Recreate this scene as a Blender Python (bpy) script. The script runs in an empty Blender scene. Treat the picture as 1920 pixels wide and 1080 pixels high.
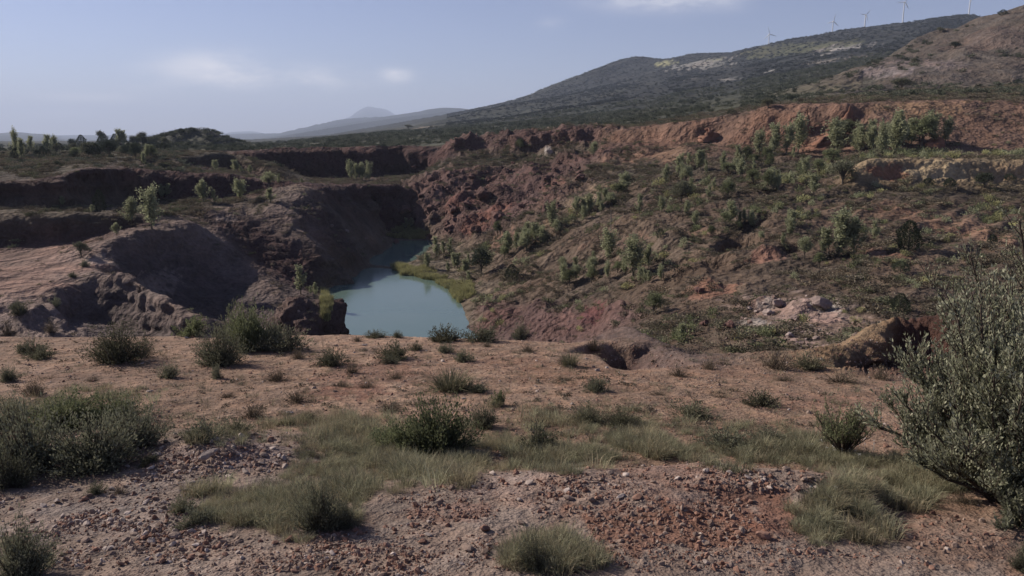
import bpy, math, random
import numpy as np
from mathutils import Vector, Matrix
from mathutils.geometry import delaunay_2d_cdt
from mathutils.bvhtree import BVHTree

random.seed(7); RNG = np.random.default_rng(11)
SC = bpy.context.scene
COL = SC.collection

# ------------------------------------------------------------------ camera
F = 1500.0                       # focal length in photo pixels (1920 wide)
PITCH = math.atan(290.0 / F)     # horizon sits 290 px above the centre row
CP, SP = math.cos(PITCH), math.sin(PITCH)
cam = bpy.data.cameras.new('camera'); cam.sensor_width = 36.0; cam.lens = F / 1920 * 36
cam.clip_start = 0.1; cam.clip_end = 60000
cam_o = bpy.data.objects.new('camera', cam); COL.objects.link(cam_o)
cam_o.location = (0, 0, 0); cam_o.rotation_euler = (math.pi / 2 - PITCH, 0, 0)
SC.camera = cam_o

# ------------------------------------------------------------------ light
SUN_EL = math.radians(31.5)
SUN_AZ = math.radians(-63)           # measured from +Y towards +X: the sun stands left and a little ahead
TO_SUN = Vector((math.sin(SUN_AZ) * math.cos(SUN_EL), math.cos(SUN_AZ) * math.cos(SUN_EL), math.sin(SUN_EL)))
SUN_STRENGTH, SKY_STRENGTH, EXPOSURE = 5.0, 0.058, 0.42
sun = bpy.data.lights.new('sun', 'SUN'); sun.energy = SUN_STRENGTH; sun.angle = math.radians(0.53)
sun.color = (1.0, 0.91, 0.79)
sun_o = bpy.data.objects.new('sun', sun); COL.objects.link(sun_o)
sun_o.rotation_euler = (-TO_SUN).to_track_quat('-Z', 'Y').to_euler(); sun_o.location = (-200, 60, 200)

world = bpy.data.worlds.new('World'); SC.world = world; world.use_nodes = True
NT = world.node_tree; N = NT.nodes; L = NT.links
for n in list(N): N.remove(n)
def wn(t, **k):
    n = N.new(t)
    for a, b in k.items(): setattr(n, a, b)
    return n
w_out = wn('ShaderNodeOutputWorld'); w_bg = wn('ShaderNodeBackground'); w_bg.inputs[1].default_value = SKY_STRENGTH
sky = wn('ShaderNodeTexSky', sky_type='NISHITA', sun_disc=False, sun_elevation=SUN_EL, sun_rotation=SUN_AZ,
         altitude=900, air_density=1.0, dust_density=0.3, ozone_density=4.0)
hsv = wn('ShaderNodeHueSaturation'); hsv.inputs['Saturation'].default_value = .8; hsv.inputs["Hue"].default_value = 0.5
L.new(sky.outputs[0], hsv.inputs['Color'])
tint = wn('ShaderNodeMix', data_type='RGBA', blend_type='MULTIPLY'); tint.inputs[0].default_value = 1.0; tint.inputs[7].default_value = (1.10, 1.0, 1.17, 1); L.new(hsv.outputs[0], tint.inputs[6])
# thin clouds low in the sky: a few soft banks, built on the direction of the sky
tc = wn('ShaderNodeTexCoord'); sep = wn('ShaderNodeSeparateXYZ'); L.new(tc.outputs['Generated'], sep.inputs[0])
def wm(op, a, b=None, c=None):
    n = wn('ShaderNodeMath', operation=op)
    for i, v in enumerate((a, b, c)):
        if v is None: continue
        if isinstance(v, (int, float)): n.inputs[i].default_value = v
        else: L.new(v, n.inputs[i])
    return n.outputs[0]
ysafe = wm('MAXIMUM', wm('ABSOLUTE', sep.outputs[1]), 0.05)
cp_, cs_ = wm('DIVIDE', sep.outputs[0], ysafe), wm('DIVIDE', sep.outputs[2], ysafe)
nz = wn('ShaderNodeTexNoise'); nz.inputs['Scale'].default_value = 9.0; nz.inputs['Detail'].default_value = 6.0; nz.inputs['Roughness'].default_value = 0.62
mp = wn('ShaderNodeMapping'); mp.inputs['Scale'].default_value = (1.0, 1.0, 3.2); L.new(tc.outputs['Generated'], mp.inputs[0]); L.new(mp.outputs[0], nz.inputs['Vector'])
def sky_ps(u, v):
    xc, yc = (u - 960) / F, -(v - 540) / F
    dy = CP + yc * SP
    return xc / dy, (-SP + yc * CP) / dy
mask = None
for (u, v, ru, rv, k) in [(400, 128, 105, 26, .62), (460, 150, 75, 16, .5), (600, 148, 70, 18, .6), (742, 141, 26, 13, .7),
                          (215, 186, 50, 9, .4), (130, 182, 60, 9, .25), (110, 214, 70, 10, .4), (1255, -2, 110, 20, .6), (1035, 45, 25, 10, .14), (300, 165, 60, 10, .22)]:
    p0, s0 = sky_ps(u, v)
    a = wm('DIVIDE', wm('SUBTRACT', cp_, p0), ru / F); b = wm('DIVIDE', wm('SUBTRACT', cs_, s0), rv / F)
    g = wm('MULTIPLY', wm('EXPONENT', wm('MULTIPLY', wm('ADD', wm('MULTIPLY', a, a), wm('MULTIPLY', b, b)), -1.0)), k)
    mask = g if mask is None else wm('ADD', mask, g)
cn = wn('ShaderNodeMapRange'); cn.interpolation_type = 'SMOOTHSTEP'; L.new(nz.outputs[0], cn.inputs[0])
cn.inputs[1].default_value = 0.34; cn.inputs[2].default_value = 0.66; cn.inputs[3].default_value = 0.12; cn.inputs[4].default_value = 1.0
cmask = wm('MINIMUM', wm('MULTIPLY', wm('MULTIPLY', mask, cn.outputs[0]), 1.35), 1.0)
mixc = wn('ShaderNodeMix', data_type='RGBA'); L.new(cmask, mixc.inputs[0]); L.new(tint.outputs[2], mixc.inputs[6])
mixc.inputs[7].default_value = (14.4, 13.8, 13.9, 1)
L.new(mixc.outputs[2], w_bg.inputs[0]); L.new(w_bg.outputs[0], w_out.inputs[0])
SC.view_settings.view_transform = 'Standard'; SC.view_settings.look = 'None'; SC.view_settings.gamma = 1.0
SC.view_settings.exposure = EXPOSURE; SC.view_settings.use_curve_mapping = False
SC.render.engine = 'CYCLES'
SC.cycles.use_denoising = True; SC.cycles.max_bounces = 5; SC.cycles.transparent_max_bounces = 6
SC.cycles.diffuse_bounces = 2; SC.cycles.volume_bounces = 0; SC.cycles.volume_max_steps = 64

# ------------------------------------------------------------------ photo geometry: a pixel row/column and a distance give a point of the place
def ps(u, v):
    return sky_ps(u, v)
def pix(p, s):
    # inverse of ps for points straight ahead
    # s = (-SP + yc CP)/(CP + yc SP)
    yc = (SP + s * CP) / (CP - s * SP)
    return 960 + F * p * (CP + yc * SP), 540 - F * yc

# ------------------------------------------------------------------ numpy gradient noise
_perm = RNG.permutation(256).astype(np.int32); _perm = np.concatenate([_perm, _perm, _perm])
_g3 = RNG.normal(size=(256, 3)); _g3 /= np.linalg.norm(_g3, axis=1)[:, None]; _g3 = _g3.astype(np.float32)
def pnoise(x, y, z):
    xi = np.floor(x).astype(np.int32); yi = np.floor(y).astype(np.int32); zi = np.floor(z).astype(np.int32)
    xf = (x - xi).astype(np.float32); yf = (y - yi).astype(np.float32); zf = (z - zi).astype(np.float32)
    fx = xf * xf * (3 - 2 * xf); fy = yf * yf * (3 - 2 * yf); fz = zf * zf * (3 - 2 * zf)
    xi &= 255; yi &= 255; zi &= 255
    out = np.zeros_like(xf)
    for dx in (0, 1):
        wx = fx if dx else 1 - fx
        px = _perm[xi + dx]
        for dy in (0, 1):
            wy = fy if dy else 1 - fy
            py = _perm[px + yi + dy]
            for dz in (0, 1):
                wz = fz if dz else 1 - fz
                g = _g3[_perm[py + zi + dz]]
                out += wx * wy * wz * (g[..., 0] * (xf - dx) + g[..., 1] * (yf - dy) + g[..., 2] * (zf - dz))
    return out * 1.5

# ------------------------------------------------------------------ terrain: control lines surveyed as (u, v, distance) or (u, None, distance, height)
ZONES = {  # albedo, roughness of relief, scrub density
    'soil':   ((.350, .236, .172), .026, .0),
    'gravel': ((.320, .245, .205), .040, .0),
    'pink':   ((.250, .162, .134), .045, .02),
    'pale':   ((.225, .168, .152), .130, .06),
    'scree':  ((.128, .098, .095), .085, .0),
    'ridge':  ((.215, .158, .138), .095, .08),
    'wall':   ((.088, .048, .046), .100, .02),  # pit faces: maroon rock, lowered so the colour carries part of their shade
    'bench':  ((.120, .095, .072), .060, .7),
    'dred':   ((.142, .086, .078), .300, .14),
    'maroon': ((.165, .100, .092), .190, .22),
    'scrub':  ((.158, .116, .088), .090, .9),
    'scrubr': ((.205, .142, .105), .060, .55),
    'crag':   ((.140, .095, .085), .220, .1),
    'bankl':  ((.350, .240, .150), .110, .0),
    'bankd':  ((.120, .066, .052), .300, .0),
    'redc2':  ((.250, .158, .118), .050, .08),
    'redc':   ((.240, .145, .108), .095, .06),
    'ochre':  ((.330, .255, .165), .100, .0),
    'rim':    ((.115, .098, .072), .060, 1.0),
    'plain':  ((.115, .115, .082), .020, .75),
    'heap':   ((.155, .128, .110), .085, .3),
    'hill':   ((.050, .052, .048), .030, 1.0),
    'far':    ((.045, .050, .050), .014, .0),
    'plainf': ((.070, .073, .056), .020, .8),
    'bed':    ((.150, .150, .130), .030, .0),
    'shore':  ((.200, .160, .120), .050, .25),
    'prock':  ((.390, .300, .265), .150, .05),
}
LINES = []
def line(zone, *nodes): LINES.append((zone, nodes))
E, W_ = 2700, -950          # far right / far left columns, well outside the frame
# -- foreground mound and terrace
line('gravel', (W_, None, 2.5, -3.9), (E, None, 2.5, -3.9))
line('gravel', (W_, None, 4.5, -4.0), (E, None, 4.5, -4.05))
line('gravel', (W_, None, 7.0, -4.2), (300, None, 7.0, -4.18), (900, None, 7.0, -4.12), (1300, None, 7.0, -4.15), (1700, None, 7, -4.28), (E, None, 7, -4.35))
line('gravel', (W_, None, 8.3, -4.4), (0, None, 8.3, -4.36), (450, None, 8.3, -4.32), (900, None, 8.4, -4.22), (1300, None, 8.4, -4.24), (1650, None, 8.3, -4.42), (E, None, 8.3, -4.5))
line('gravel', (W_, None, 9.6, -4.55), (0, None, 9.6, -4.52), (300, None, 9.6, -4.48), (620, None, 9.6, -4.55))
line('gravel', (720, 925, 9.1), (900, 895, 9.7), (1100, 880, 10.1), (1300, 878, 10.2), (1500, 882, 10.0), (1620, 905, 9.5))
line('soil', (1720, None, 9.4, -4.62), (1900, None, 9.4, -4.66), (E, None, 9.4, -4.7))
line('gravel', (W_, None, 11.2, -4.8), (0, None, 11.2, -4.8), (230, 850, 11.2), (330, 822, 11.7), (430, 806, 12.1), (520, 818, 11.9), (580, 850, 11.3))
line('soil', (660, None, 11.4, -4.9), (900, None, 11.4, -4.98), (1300, None, 11.4, -5.0), (1600, None, 11.2, -4.95), (E, None, 11.2, -4.95))
line('soil', (W_, 800, 14), (200, 800, 14), (450, None, 14, -5.35), (900, 800, 14), (1500, 800, 14), (E, 800, 14))
line('soil', (W_, 750, 16.5), (700, 750, 16.5), (1500, 752, 16.4), (E, 752, 16.4))
line('soil', (W_, 700, 20), (300, 702, 19.8), (700, 697, 20.2), (1200, 702, 19.8), (1500, 716, 19), (1700, 722, 18.8), (E, 722, 18.8))
line('soil', (W_, 655, 24.2), (300, 652, 24.4), (700, 650, 24.5), (1000, 654, 24.2), (1120, 662, 23.6))
line('soil', (W_, 630, 27.3), (200, 630, 27.3), (480, 628, 27.4), (700, 627, 27.5), (900, 634, 26.8), (1040, 638, 26.5), (1120, 645, 25.6))
line('maroon', (W_, None, 29.5, -8.6), (480, None, 29.5, -8.8), (1040, None, 29, -8.6))
line('maroon', (W_, None, 36, -14), (400, None, 36, -14), (1000, None, 36, -14.5))
line('maroon', (W_, None, 50, -19), (0, None, 50, -19), (400, None, 50, -21), (700, None, 50, -22), (1000, None, 50, -20.5), (1120, None, 48, -17.5))
line('bed', (300, None, 66, -22.5), (560, None, 70, -25.8), (760, None, 70, -27), (960, None, 68, -24))
# hollow and bank on the right edge of the terrace
line('soil', (1150, 688, 21.4), (1190, 694, 21.0), (1240, 696, 20.6))
line('wall', (1135, None, 25, -8.0), (1165, None, 24.4, -8.0), (1195, None, 23.4, -7.9))
line('ridge', (1175, 612, 33), (1205, 628, 28.5), (1250, 650, 25.5), (1310, 684, 22.4))
line('scrub', (1200, None, 37, -10.8), (1270, None, 33, -10.0), (1330, 672, 27), (1400, 670, 28), (1520, 672, 27))
line('soil', (1330, 697, 20.6), (1420, 700, 21), (1520, 698, 21.5))
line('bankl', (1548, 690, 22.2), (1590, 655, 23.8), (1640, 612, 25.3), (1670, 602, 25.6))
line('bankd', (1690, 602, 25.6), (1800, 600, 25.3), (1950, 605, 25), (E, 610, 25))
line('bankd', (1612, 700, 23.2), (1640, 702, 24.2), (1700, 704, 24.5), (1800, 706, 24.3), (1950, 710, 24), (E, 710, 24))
line('soil', (1560, 706, 20.6), (1700, 716, 20.6), (1900, 716, 20.6))
line('scrub', (1560, None, 29, -8.8), (1660, None, 29, -8.6), (1800, None, 29, -8.4), (E, None, 29, -8.4))
# -- gully floor and slope on the right
line('scrub', (1130, None, 55, -18), (1200, None, 46, -13.9), (1300, 645, 42), (1400, 648, 43), (1550, 648, 42), (1700, None, 42, -11.2), (1950, None, 42, -10.8), (E, None, 42, -10))
line('scrub', (1180, 640, 62), (1250, 612, 62), (1330, 612, 56), (1400, 610, 55), (1550, 605, 53), (1700, 598, 51), (1950, 590, 50), (E, 580, 50))
line('maroon', (880, 612, 102.6), (940, 625, 95), (1010, 633, 87), (1090, 638, 77))
line('maroon', (900, 580, 108), (960, 590, 99), (1040, 598, 89), (1120, 604, 79), (1180, 605, 72))
line('scrub', (930, 548, 113), (1000, 557, 103), (1080, 566, 92), (1160, 575, 80), (1250, 572, 70), (1400, 560, 66), (1550, 552, 62), (1700, 550, 58), (1950, 548, 57), (E, 545, 55))
line('scrub', (870, 522, 134), (950, 525, 122), (1020, 522, 113), (1100, 520, 104), (1250, 512, 83), (1400, 502, 78), (1550, 500, 74), (1700, 500, 69), (1950, 500, 68), (E, 500, 66))
line('scrub', (900, 494, 145), (950, 490, 133), (1020, 482, 122), (1100, 474, 114), (1250, 456, 97), (1400, 450, 90), (1550, 450, 86), (1700, 450, 82), (1950, 450, 82), (E, 450, 80))
line('scrub', (910, 466, 158), (950, 456, 146), (1020, 440, 136), (1100, 428, 128), (1250, 404, 115), (1400, 400, 105))
line('scrubr', (1550, 400, 102), (1700, 400, 98), (1950, 398, 100), (E, 398, 98))
line('scrub', (975, 428, 160), (1040, 405, 152), (1100, 388, 146), (1250, 352, 144), (1400, 350, 128), (1550, 352, 124))
line('bench', (1600, 362, 116), (1700, 360, 115), (1950, 360, 115), (E, 360, 115))
line('ochre', (1605, 346, 119), (1640, 346, 119.5), (1700, 346, 120), (1950, 345, 120), (E, 345, 120))
line('ochre', (1615, 304, 122.5), (1660, 302, 123), (1700, 301, 123.4), (1950, 305, 123), (E, 305, 123))
line('bench', (1575, 318, 140), (1640, 294, 140), (1700, 292, 140), (1950, 295, 138), (E, 295, 138))
line('bench', (1075, 335, 180), (1150, 322, 178), (1250, 312, 171), (1400, 310, 152), (1520, 305, 155))
# dark red rock mass between the lake and the rim
line('dred', (772, 434, 197), (800, 440, 192), (850, 445, 182), (900, 440, 174), (940, 430, 170))
line('dred', (768, 408, 202), (800, 405, 199), (850, 408, 194), (900, 405, 188), (960, 400, 181), (1030, 385, 172))
line('dred', (775, 378, 208), (830, 368, 208), (900, 366, 202), (970, 360, 196), (1040, 352, 188))
line('dred', (785, 350, 215), (830, 338, 219), (900, 332, 218), (970, 330, 213), (1050, 318, 206), (1120, 305, 200))
line('rim', (835, 308, 240), (900, 304, 240), (970, 300, 236), (1050, 290, 226), (1110, 282, 218))
line('dred', (840, 293, 256), (900, 291, 253), (960, 288, 248), (975, 284, 240), (1050, 279, 232), (1110, 276, 224))
# top of the rim, left to right
line('dred', (840, 276, 259), (880, 270, 257), (930, 266, 255), (965, 268, 251), (985, 258, 243), (1020, 256, 238), (1060, 254, 235), (1110, 250, 228))
line('redc', (1150, 274, 216), (1200, 272, 209), (1250, 271, 202), (1320, 268, 195), (1400, 272, 184), (1450, 275, 180), (1500, 278, 176), (1550, 282, 172), (1600, 284, 169))
line('redc2', (1620, 284, 160), (1700, 283, 157), (1800, 284, 154), (1950, 286, 152), (E, 286, 150))
line('redc', (1150, 246, 220), (1200, 241, 213), (1250, 236, 206), (1320, 230, 199), (1370, 224, 196), (1400, 212, 191), (1440, 203, 188), (1500, 200, 184), (1550, 197, 180), (1590, 194, 177))
line('redc2', (1620, 194, 176), (1700, 192, 176), (1800, 190, 174), (1950, 192, 172), (E, 190, 168))
line('redc2', (1620, 240, 168), (1700, 240, 166), (1800, 242, 163), (1950, 244, 161), (E, 244, 158))
line('rim', (1100, 244, 245), (1200, 236, 232), (1320, 224, 220), (1400, 205, 210), (1500, 193, 205), (1600, 188, 200), (1700, 184, 198), (1950, 182, 195), (E, 180, 190))
# -- lake shore (water level -25) and bed
WL = -25.0
def shore(*uv): return [(u, None, WL / ps(u, v)[1], WL) for u, v in uv]
line('shore', *shore((640, 622), (626, 600), (612, 560), (604, 545), (640, 530), (668, 516), (688, 500), (696, 484), (716, 474), (735, 462), (737, 452)))
line('shore', *shore((737, 452), (765, 446), (800, 446), (812, 452), (806, 466), (790, 480), (765, 491), (742, 498), (738, 506), (760, 513), (790, 520), (822, 530), (848, 546), (862, 566), (872, 590), (882, 612)))
line('bed', *[(u, None, D, -29) for u, D in ((700, 85), (790, 85), (700, 100), (790, 100), (690, 118), (780, 118), (690, 132), (750, 132), (720, 145), (728, 160), (752, 172), (775, 182))])
line('shore', *[(u, None, WL / ps(u, v)[1], WL + .9) for u, v in ((775, 500), (820, 512), (850, 505), (830, 488), (860, 520), (890, 530), (815, 470), (860, 490), (830, 455))])
line('shore', (780, 440, 194), (810, 444, 191), (835, 455, 184), (860, 462, 178), (890, 455, 172))
line('shore', (900, 560, 116), (880, 545, 122))
# -- left of the lake: dark spurs
line('crag', (548, 566, 91), (575, 570, 91.5), (600, 574, 92), (622, 586, 92.5))
line('crag', (560, 596, 89.5), (600, 600, 90), (628, 604, 91.5))
line('wall', (640, 622, 94), (646, None, 97, -25.5), (600, None, 86, -23.5), (560, None, 85, -23))
line('wall', (560, None, 98, -23), (600, None, 99, -24.4), (625, None, 99.5, -25.2))
line('ridge', (183, 463, 105), (250, 437, 112), (300, 430, 116), (365, 418, 122), (395, 440, 123.5), (430, 470, 122), (480, 512, 118), (530, 556, 110))
line('scree', (215, 490, 103.4), (280, 498, 109), (340, 510, 113.2), (390, 530, 114), (440, 548, 112), (490, 568, 108))
line('scree', (236, 512, 102), (290, 548, 104.2), (345, 582, 105.2), (400, 604, 103.6), (450, 620, 98.8), (500, 622, 97))
line('scree', (250, None, 97, -19), (300, None, 98, -22), (360, None, 96, -24.3), (430, None, 92, -24.5), (500, None, 90, -24.4))
line('scree', (300, None, 87, -20), (380, None, 84, -23))
line('ridge', (150, 530, 88), (190, 514, 89), (230, 510, 88.5), (280, 538, 84), (330, 568, 79), (390, 602, 74))
line('scree', (130, 566, 84.5), (180, 560, 87), (230, 566, 86.6), (270, 590, 82.6), (320, 612, 78.2))
line('scree', (130, 600, 81.5), (200, 606, 84.6), (260, 622, 82), (310, None, 76.5, -20.5))
line('pale', (W_, 575, 78), (0, 575, 78), (60, 570, 79), (100, 560, 81))
line('pale', (W_, 622, 74), (0, 622, 74), (80, 622, 74), (150, None, 72, -19.5))
line('pale', (W_, None, 66, -21), (100, None, 66, -21.5))
line('pink', (W_, 542, 84), (0, 540, 84.5), (70, 536, 85.5), (130, 532, 86))
line('pink', (W_, 500, 98), (0, 500, 98), (80, 500, 98), (160, 498, 98.5), (205, 496, 99))
line('pink', (W_, 476, 108), (0, 474, 109), (80, 466, 111), (150, 458, 112), (190, 452, 112.5))
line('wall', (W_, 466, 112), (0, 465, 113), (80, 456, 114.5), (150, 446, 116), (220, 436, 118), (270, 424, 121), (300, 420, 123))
line('bench', (W_, 406, 113.6), (0, 404, 114.6), (80, 402, 116), (160, 399, 118), (220, 402, 121), (270, 404, 124))
line('bench', (W_, 396, 122.6), (0, 395, 123.6), (80, 394, 124.8), (115, 391, 127.2), (160, 388, 137.5), (210, 388, 143), (260, 388, 154))
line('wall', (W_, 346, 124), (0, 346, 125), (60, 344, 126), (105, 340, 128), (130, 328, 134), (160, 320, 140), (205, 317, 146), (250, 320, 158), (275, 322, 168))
# left benches with trees
line('bench', (320, 414, 125), (380, 392, 140), (330, 396, 134))
line('bench', (300, 392, 142), (390, 383, 150), (450, 378, 153), (510, 380, 154))
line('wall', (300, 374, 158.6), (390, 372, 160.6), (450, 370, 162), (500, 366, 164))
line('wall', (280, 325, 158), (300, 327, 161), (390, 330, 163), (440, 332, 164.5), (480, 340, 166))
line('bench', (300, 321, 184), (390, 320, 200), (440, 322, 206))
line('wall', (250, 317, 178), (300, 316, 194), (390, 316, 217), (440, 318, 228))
line('rim', (105, 332, 140), (150, 308, 158), (200, 306, 170), (270, 303, 182.5), (330, 297, 203), (400, 289, 222), (440, 286, 231))
# far dark wall
line('bench', (480, 345, 205), (560, 344, 212), (650, 345, 215), (740, 344, 222), (790, 332, 232))
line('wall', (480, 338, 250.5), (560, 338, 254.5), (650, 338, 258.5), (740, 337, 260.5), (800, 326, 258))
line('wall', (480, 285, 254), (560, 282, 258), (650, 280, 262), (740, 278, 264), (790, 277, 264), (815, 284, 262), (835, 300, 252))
line('ridge', (525, 352, 160), (550, 348, 163), (585, 354, 163), (540, 372, 152))
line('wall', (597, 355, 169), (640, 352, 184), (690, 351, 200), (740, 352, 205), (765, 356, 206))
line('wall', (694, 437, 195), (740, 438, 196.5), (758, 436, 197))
line('crag', (590, 402, 152), (625, 430, 153), (645, 466, 148.5))
line('ridge', (365, 390, 137), (450, 398, 140), (500, 414, 139), (560, 434, 137), (620, 462, 134), (655, 490, 134))
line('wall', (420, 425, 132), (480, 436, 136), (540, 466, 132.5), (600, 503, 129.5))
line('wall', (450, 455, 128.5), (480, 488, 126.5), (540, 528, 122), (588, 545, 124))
line('scree', (520, 535, 117), (555, 560, 111), (585, 556, 116))
# -- plain beyond the rim
def plainz(u): return -5.6 + max(0, (u - 900)) * .006
for D, z in ((300, -6), (345, -7), (400, -8)):
    line('plain', (W_, None, D, z), (300, None, D, z), (520, None, D, z), (800, None, D, -4.5), (960, None, D, -2 + (D - 300) * .012))
line('plain', (W_, None, 180, -6.4), (0, None, 190, -6.4), (120, None, 200, -6.3))
# rise of the ground towards the hill on the right
line('plain', (1100, 240, 300), (1200, 232, 290), (1320, 218, 280), (1400, 200, 270), (1500, 187, 262), (1600, 180, 255), (1700, 172, 250), (1950, 165, 246), (E, 160, 240))
line('plain', (1100, 236, 400), (1200, 226, 390), (1320, 210, 380), (1400, 192, 360), (1480, 180, 340), (1560, 172, 320))
line('plain', (W_, None, 560, -10), (400, None, 560, -10), (520, None, 560, -9), (700, 257, 560), (900, 246, 560), (1100, 230, 560), (1250, 214, 540), (1400, 186, 500), (1500, 172, 480), (1560, 164, 460))
line('plainf', (W_, None, 900, -13), (400, None, 900, -13), (520, None, 900, -11), (700, 251, 900), (900, 238, 900), (1100, 218, 860), (1250, 200, 800), (1400, 172, 740), (1520, 150, 700))
line('plainf', (W_, None, 1400, -17), (480, None, 1400, -16), (600, 260, 1400), (700, 248, 1400), (850, 230, 1400), (1000, 215, 1350))
line('hill', (1100, 195, 1300), (1250, 175, 1200), (1400, 150, 1080), (1520, 128, 1000), (1600, 112, 950))
line('plainf', (W_, None, 2200, -22), (480, None, 2200, -21), (560, 259, 2200), (640, 251, 2200), (760, 238, 2200), (900, 222, 2200))
line('hill', (1000, 198, 2100), (1100, 170, 1900), (1250, 148, 1750), (1400, 124, 1550), (1520, 100, 1450), (1640, 84, 1350), (1760, 70, 1300))
line('hill', (880, 212, 3200), (960, 192, 3000), (1020, 173, 2900), (1080, 149, 2800), (1130, 126, 2700), (1160, 111, 2650), (1195, 103, 2600), (1240, 111, 2550), (1270, 107, 2500),
     (1300, 99, 2450), (1345, 97, 2400), (1400, 98, 2300), (1440, 83, 2200), (1500, 69, 2100), (1560, 58, 2050), (1620, 50, 2000), (1700, 41, 1950), (1780, 29, 1900), (1830, 27, 1900), (1870, 40, 1900), (1950, 60, 1900), (E, 80, 1900))
line('hill', (1140, None, 3300, 150), (1300, None, 3200, 180), (1500, None, 3000, 150), (1800, None, 2800, 120), (E, None, 2800, 80))
# spoil heap on the far right
line('heap', (1600, 168, 300), (1700, 162, 296), (1800, 158, 292), (1950, 152, 290), (E, 150, 280))
line('heap', (1610, 140, 345), (1640, 124, 355), (1700, 128, 345), (1760, 120, 340), (1850, 110, 335), (1950, 95, 330), (E, 70, 320))
line('heap', (1640, 120, 400), (1700, 100, 410), (1725, 66, 430), (1800, 48, 430), (1845, 34, 430), (1880, 24, 425), (1925, 10, 420), (2000, -12, 410), (E, -60, 400))
line('plain', (1585, 165, 420), (1600, 155, 470))
line('hill', (1660, None, 520, 38), (1760, None, 540, 40), (1900, None, 560, 46), (E, None, 560, 60))
# left hill with shrubs
line('hill', (255, 281, 300), (300, 276, 315), (345, 272, 320), (400, 276, 320), (450, 281, 310), (490, 284, 300))
line('hill', (130, 274, 400), (200, 268, 400), (260, 267, 405), (300, 260, 410), (335, 245, 415), (365, 241, 418), (395, 242, 418), (422, 257, 412), (455, 271, 400), (485, 278, 385), (520, 282, 360))
line('plain', (130, None, 480, -9), (300, None, 500, -8), (400, None, 500, -8), (480, None, 480, -9))
# distant ranges
line('far', (W_, None, 3700, -35), (420, None, 3700, -35), (600, None, 3700, -30), (760, None, 3700, 0), (860, None, 3700, 40), (1000, None, 3700, 110), (E, None, 3700, 60))
line('far', (W_, None, 5200, -45), (420, None, 5200, -45), (600, None, 5200, -30), (760, None, 5200, 20), (900, None, 5200, 60), (E, None, 5200, 40))
line('far', (W_, 264, 3000), (100, 264, 3000), (300, 264, 3000), (420, 263, 3000), (500, 259, 3000), (600, 254, 3000))
line('far', (W_, 245, 8600), (-40, 252, 8600), (35, 247, 8600), (80, 251, 8600), (125, 263, 8600), (200, 268, 8600), (420, 266, 8600))
line('far', (500, 254, 9000), (545, 249, 9400), (590, 238, 9400), (625, 225, 9400), (650, 221, 9400), (700, 219, 9400), (755, 218, 9000), (780, 210, 8600), (830, 201, 8000), (870, 203, 7400), (900, 206, 7000), (960, 215, 7000), (1200, 230, 7000), (E, 240, 7000))
line('far', (W_, None, 14000, -40), (480, None, 14000, -20), (700, None, 14000, 60), (900, None, 14000, 60), (E, None, 14000, 0))
line('far', (W_, 262, 22000), (200, 262, 22000), (415, 250, 22000), (440, 246, 22000), (475, 245, 22000), (505, 252, 22000), (560, 247, 22000), (610, 235, 22000), (655, 219, 22000), (686, 197, 22000), (698, 199, 22000), (724, 204, 22000), (750, 219, 22000), (800, 235, 22000), (1000, 245, 22000), (E, 245, 22000))
line('far', (W_, None, 29000, -250), (E, None, 29000, -250))
# densify the control lines and triangulate them in (x/y, ln y)
pts = []; zid = []
ZN = list(ZONES)
for zone, nodes in LINES:
    q = []
    for nd in nodes:
        u, v, D = nd[:3]
        if v is None:
            p = (u - 960) / F / 0.985; z = nd[3]
        else:
            p, s = ps(u, v); z = s * D
        q.append((p, math.log(D), z))
    for k in range(len(q)):
        a = q[k]; pts.append(a); zid.append(ZN.index(zone))
        if k + 1 < len(q):
            b = q[k + 1]
            n = int(max(abs(b[0] - a[0]) / 0.011, abs(b[1] - a[1]) / 0.02))
            n = min(n, 40)
            if zone == 'bed' : n = 0
            for j in range(1, n + 1):
                t = j / (n + 1)
                pts.append(tuple(a[i] * (1 - t) + b[i] * t for i in range(3))); zid.append(ZN.index(zone))
pts = np.array(pts); zid = np.array(zid)
key = np.round(pts[:, :2] / 1e-4).astype(int); _, ui = np.unique(key, axis=0, return_index=True)
pts, zid = pts[ui], zid[ui]
res = delaunay_2d_cdt([Vector((a, b)) for a, b in pts[:, :2]], [], [], 0, 1e-7)
vv = np.array([tuple(v) for v in res[0]]); org = [o[0] for o in res[3]]
zz = pts[org, 2]; zd = zid[org]
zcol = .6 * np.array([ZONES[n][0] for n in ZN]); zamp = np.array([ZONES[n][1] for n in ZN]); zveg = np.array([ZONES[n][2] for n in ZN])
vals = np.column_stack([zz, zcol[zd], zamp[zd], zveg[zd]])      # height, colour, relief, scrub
P0, P1, NP = -1.10, 1.08, 900
def col_p():
    a = np.linspace(P0, -.70, 70, endpoint=False); b = np.linspace(-.70, .70, 760, endpoint=False); c = np.linspace(.70, P1, 70)
    return np.concatenate([a, b, c])
PC = col_p()
Q0, Q1, NQ = math.log(2.6), math.log(28500), 2400
QF = np.linspace(Q0, Q1, NQ)
fine = np.full((NP, NQ, 6), np.nan)
dq = QF[1] - QF[0]
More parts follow.
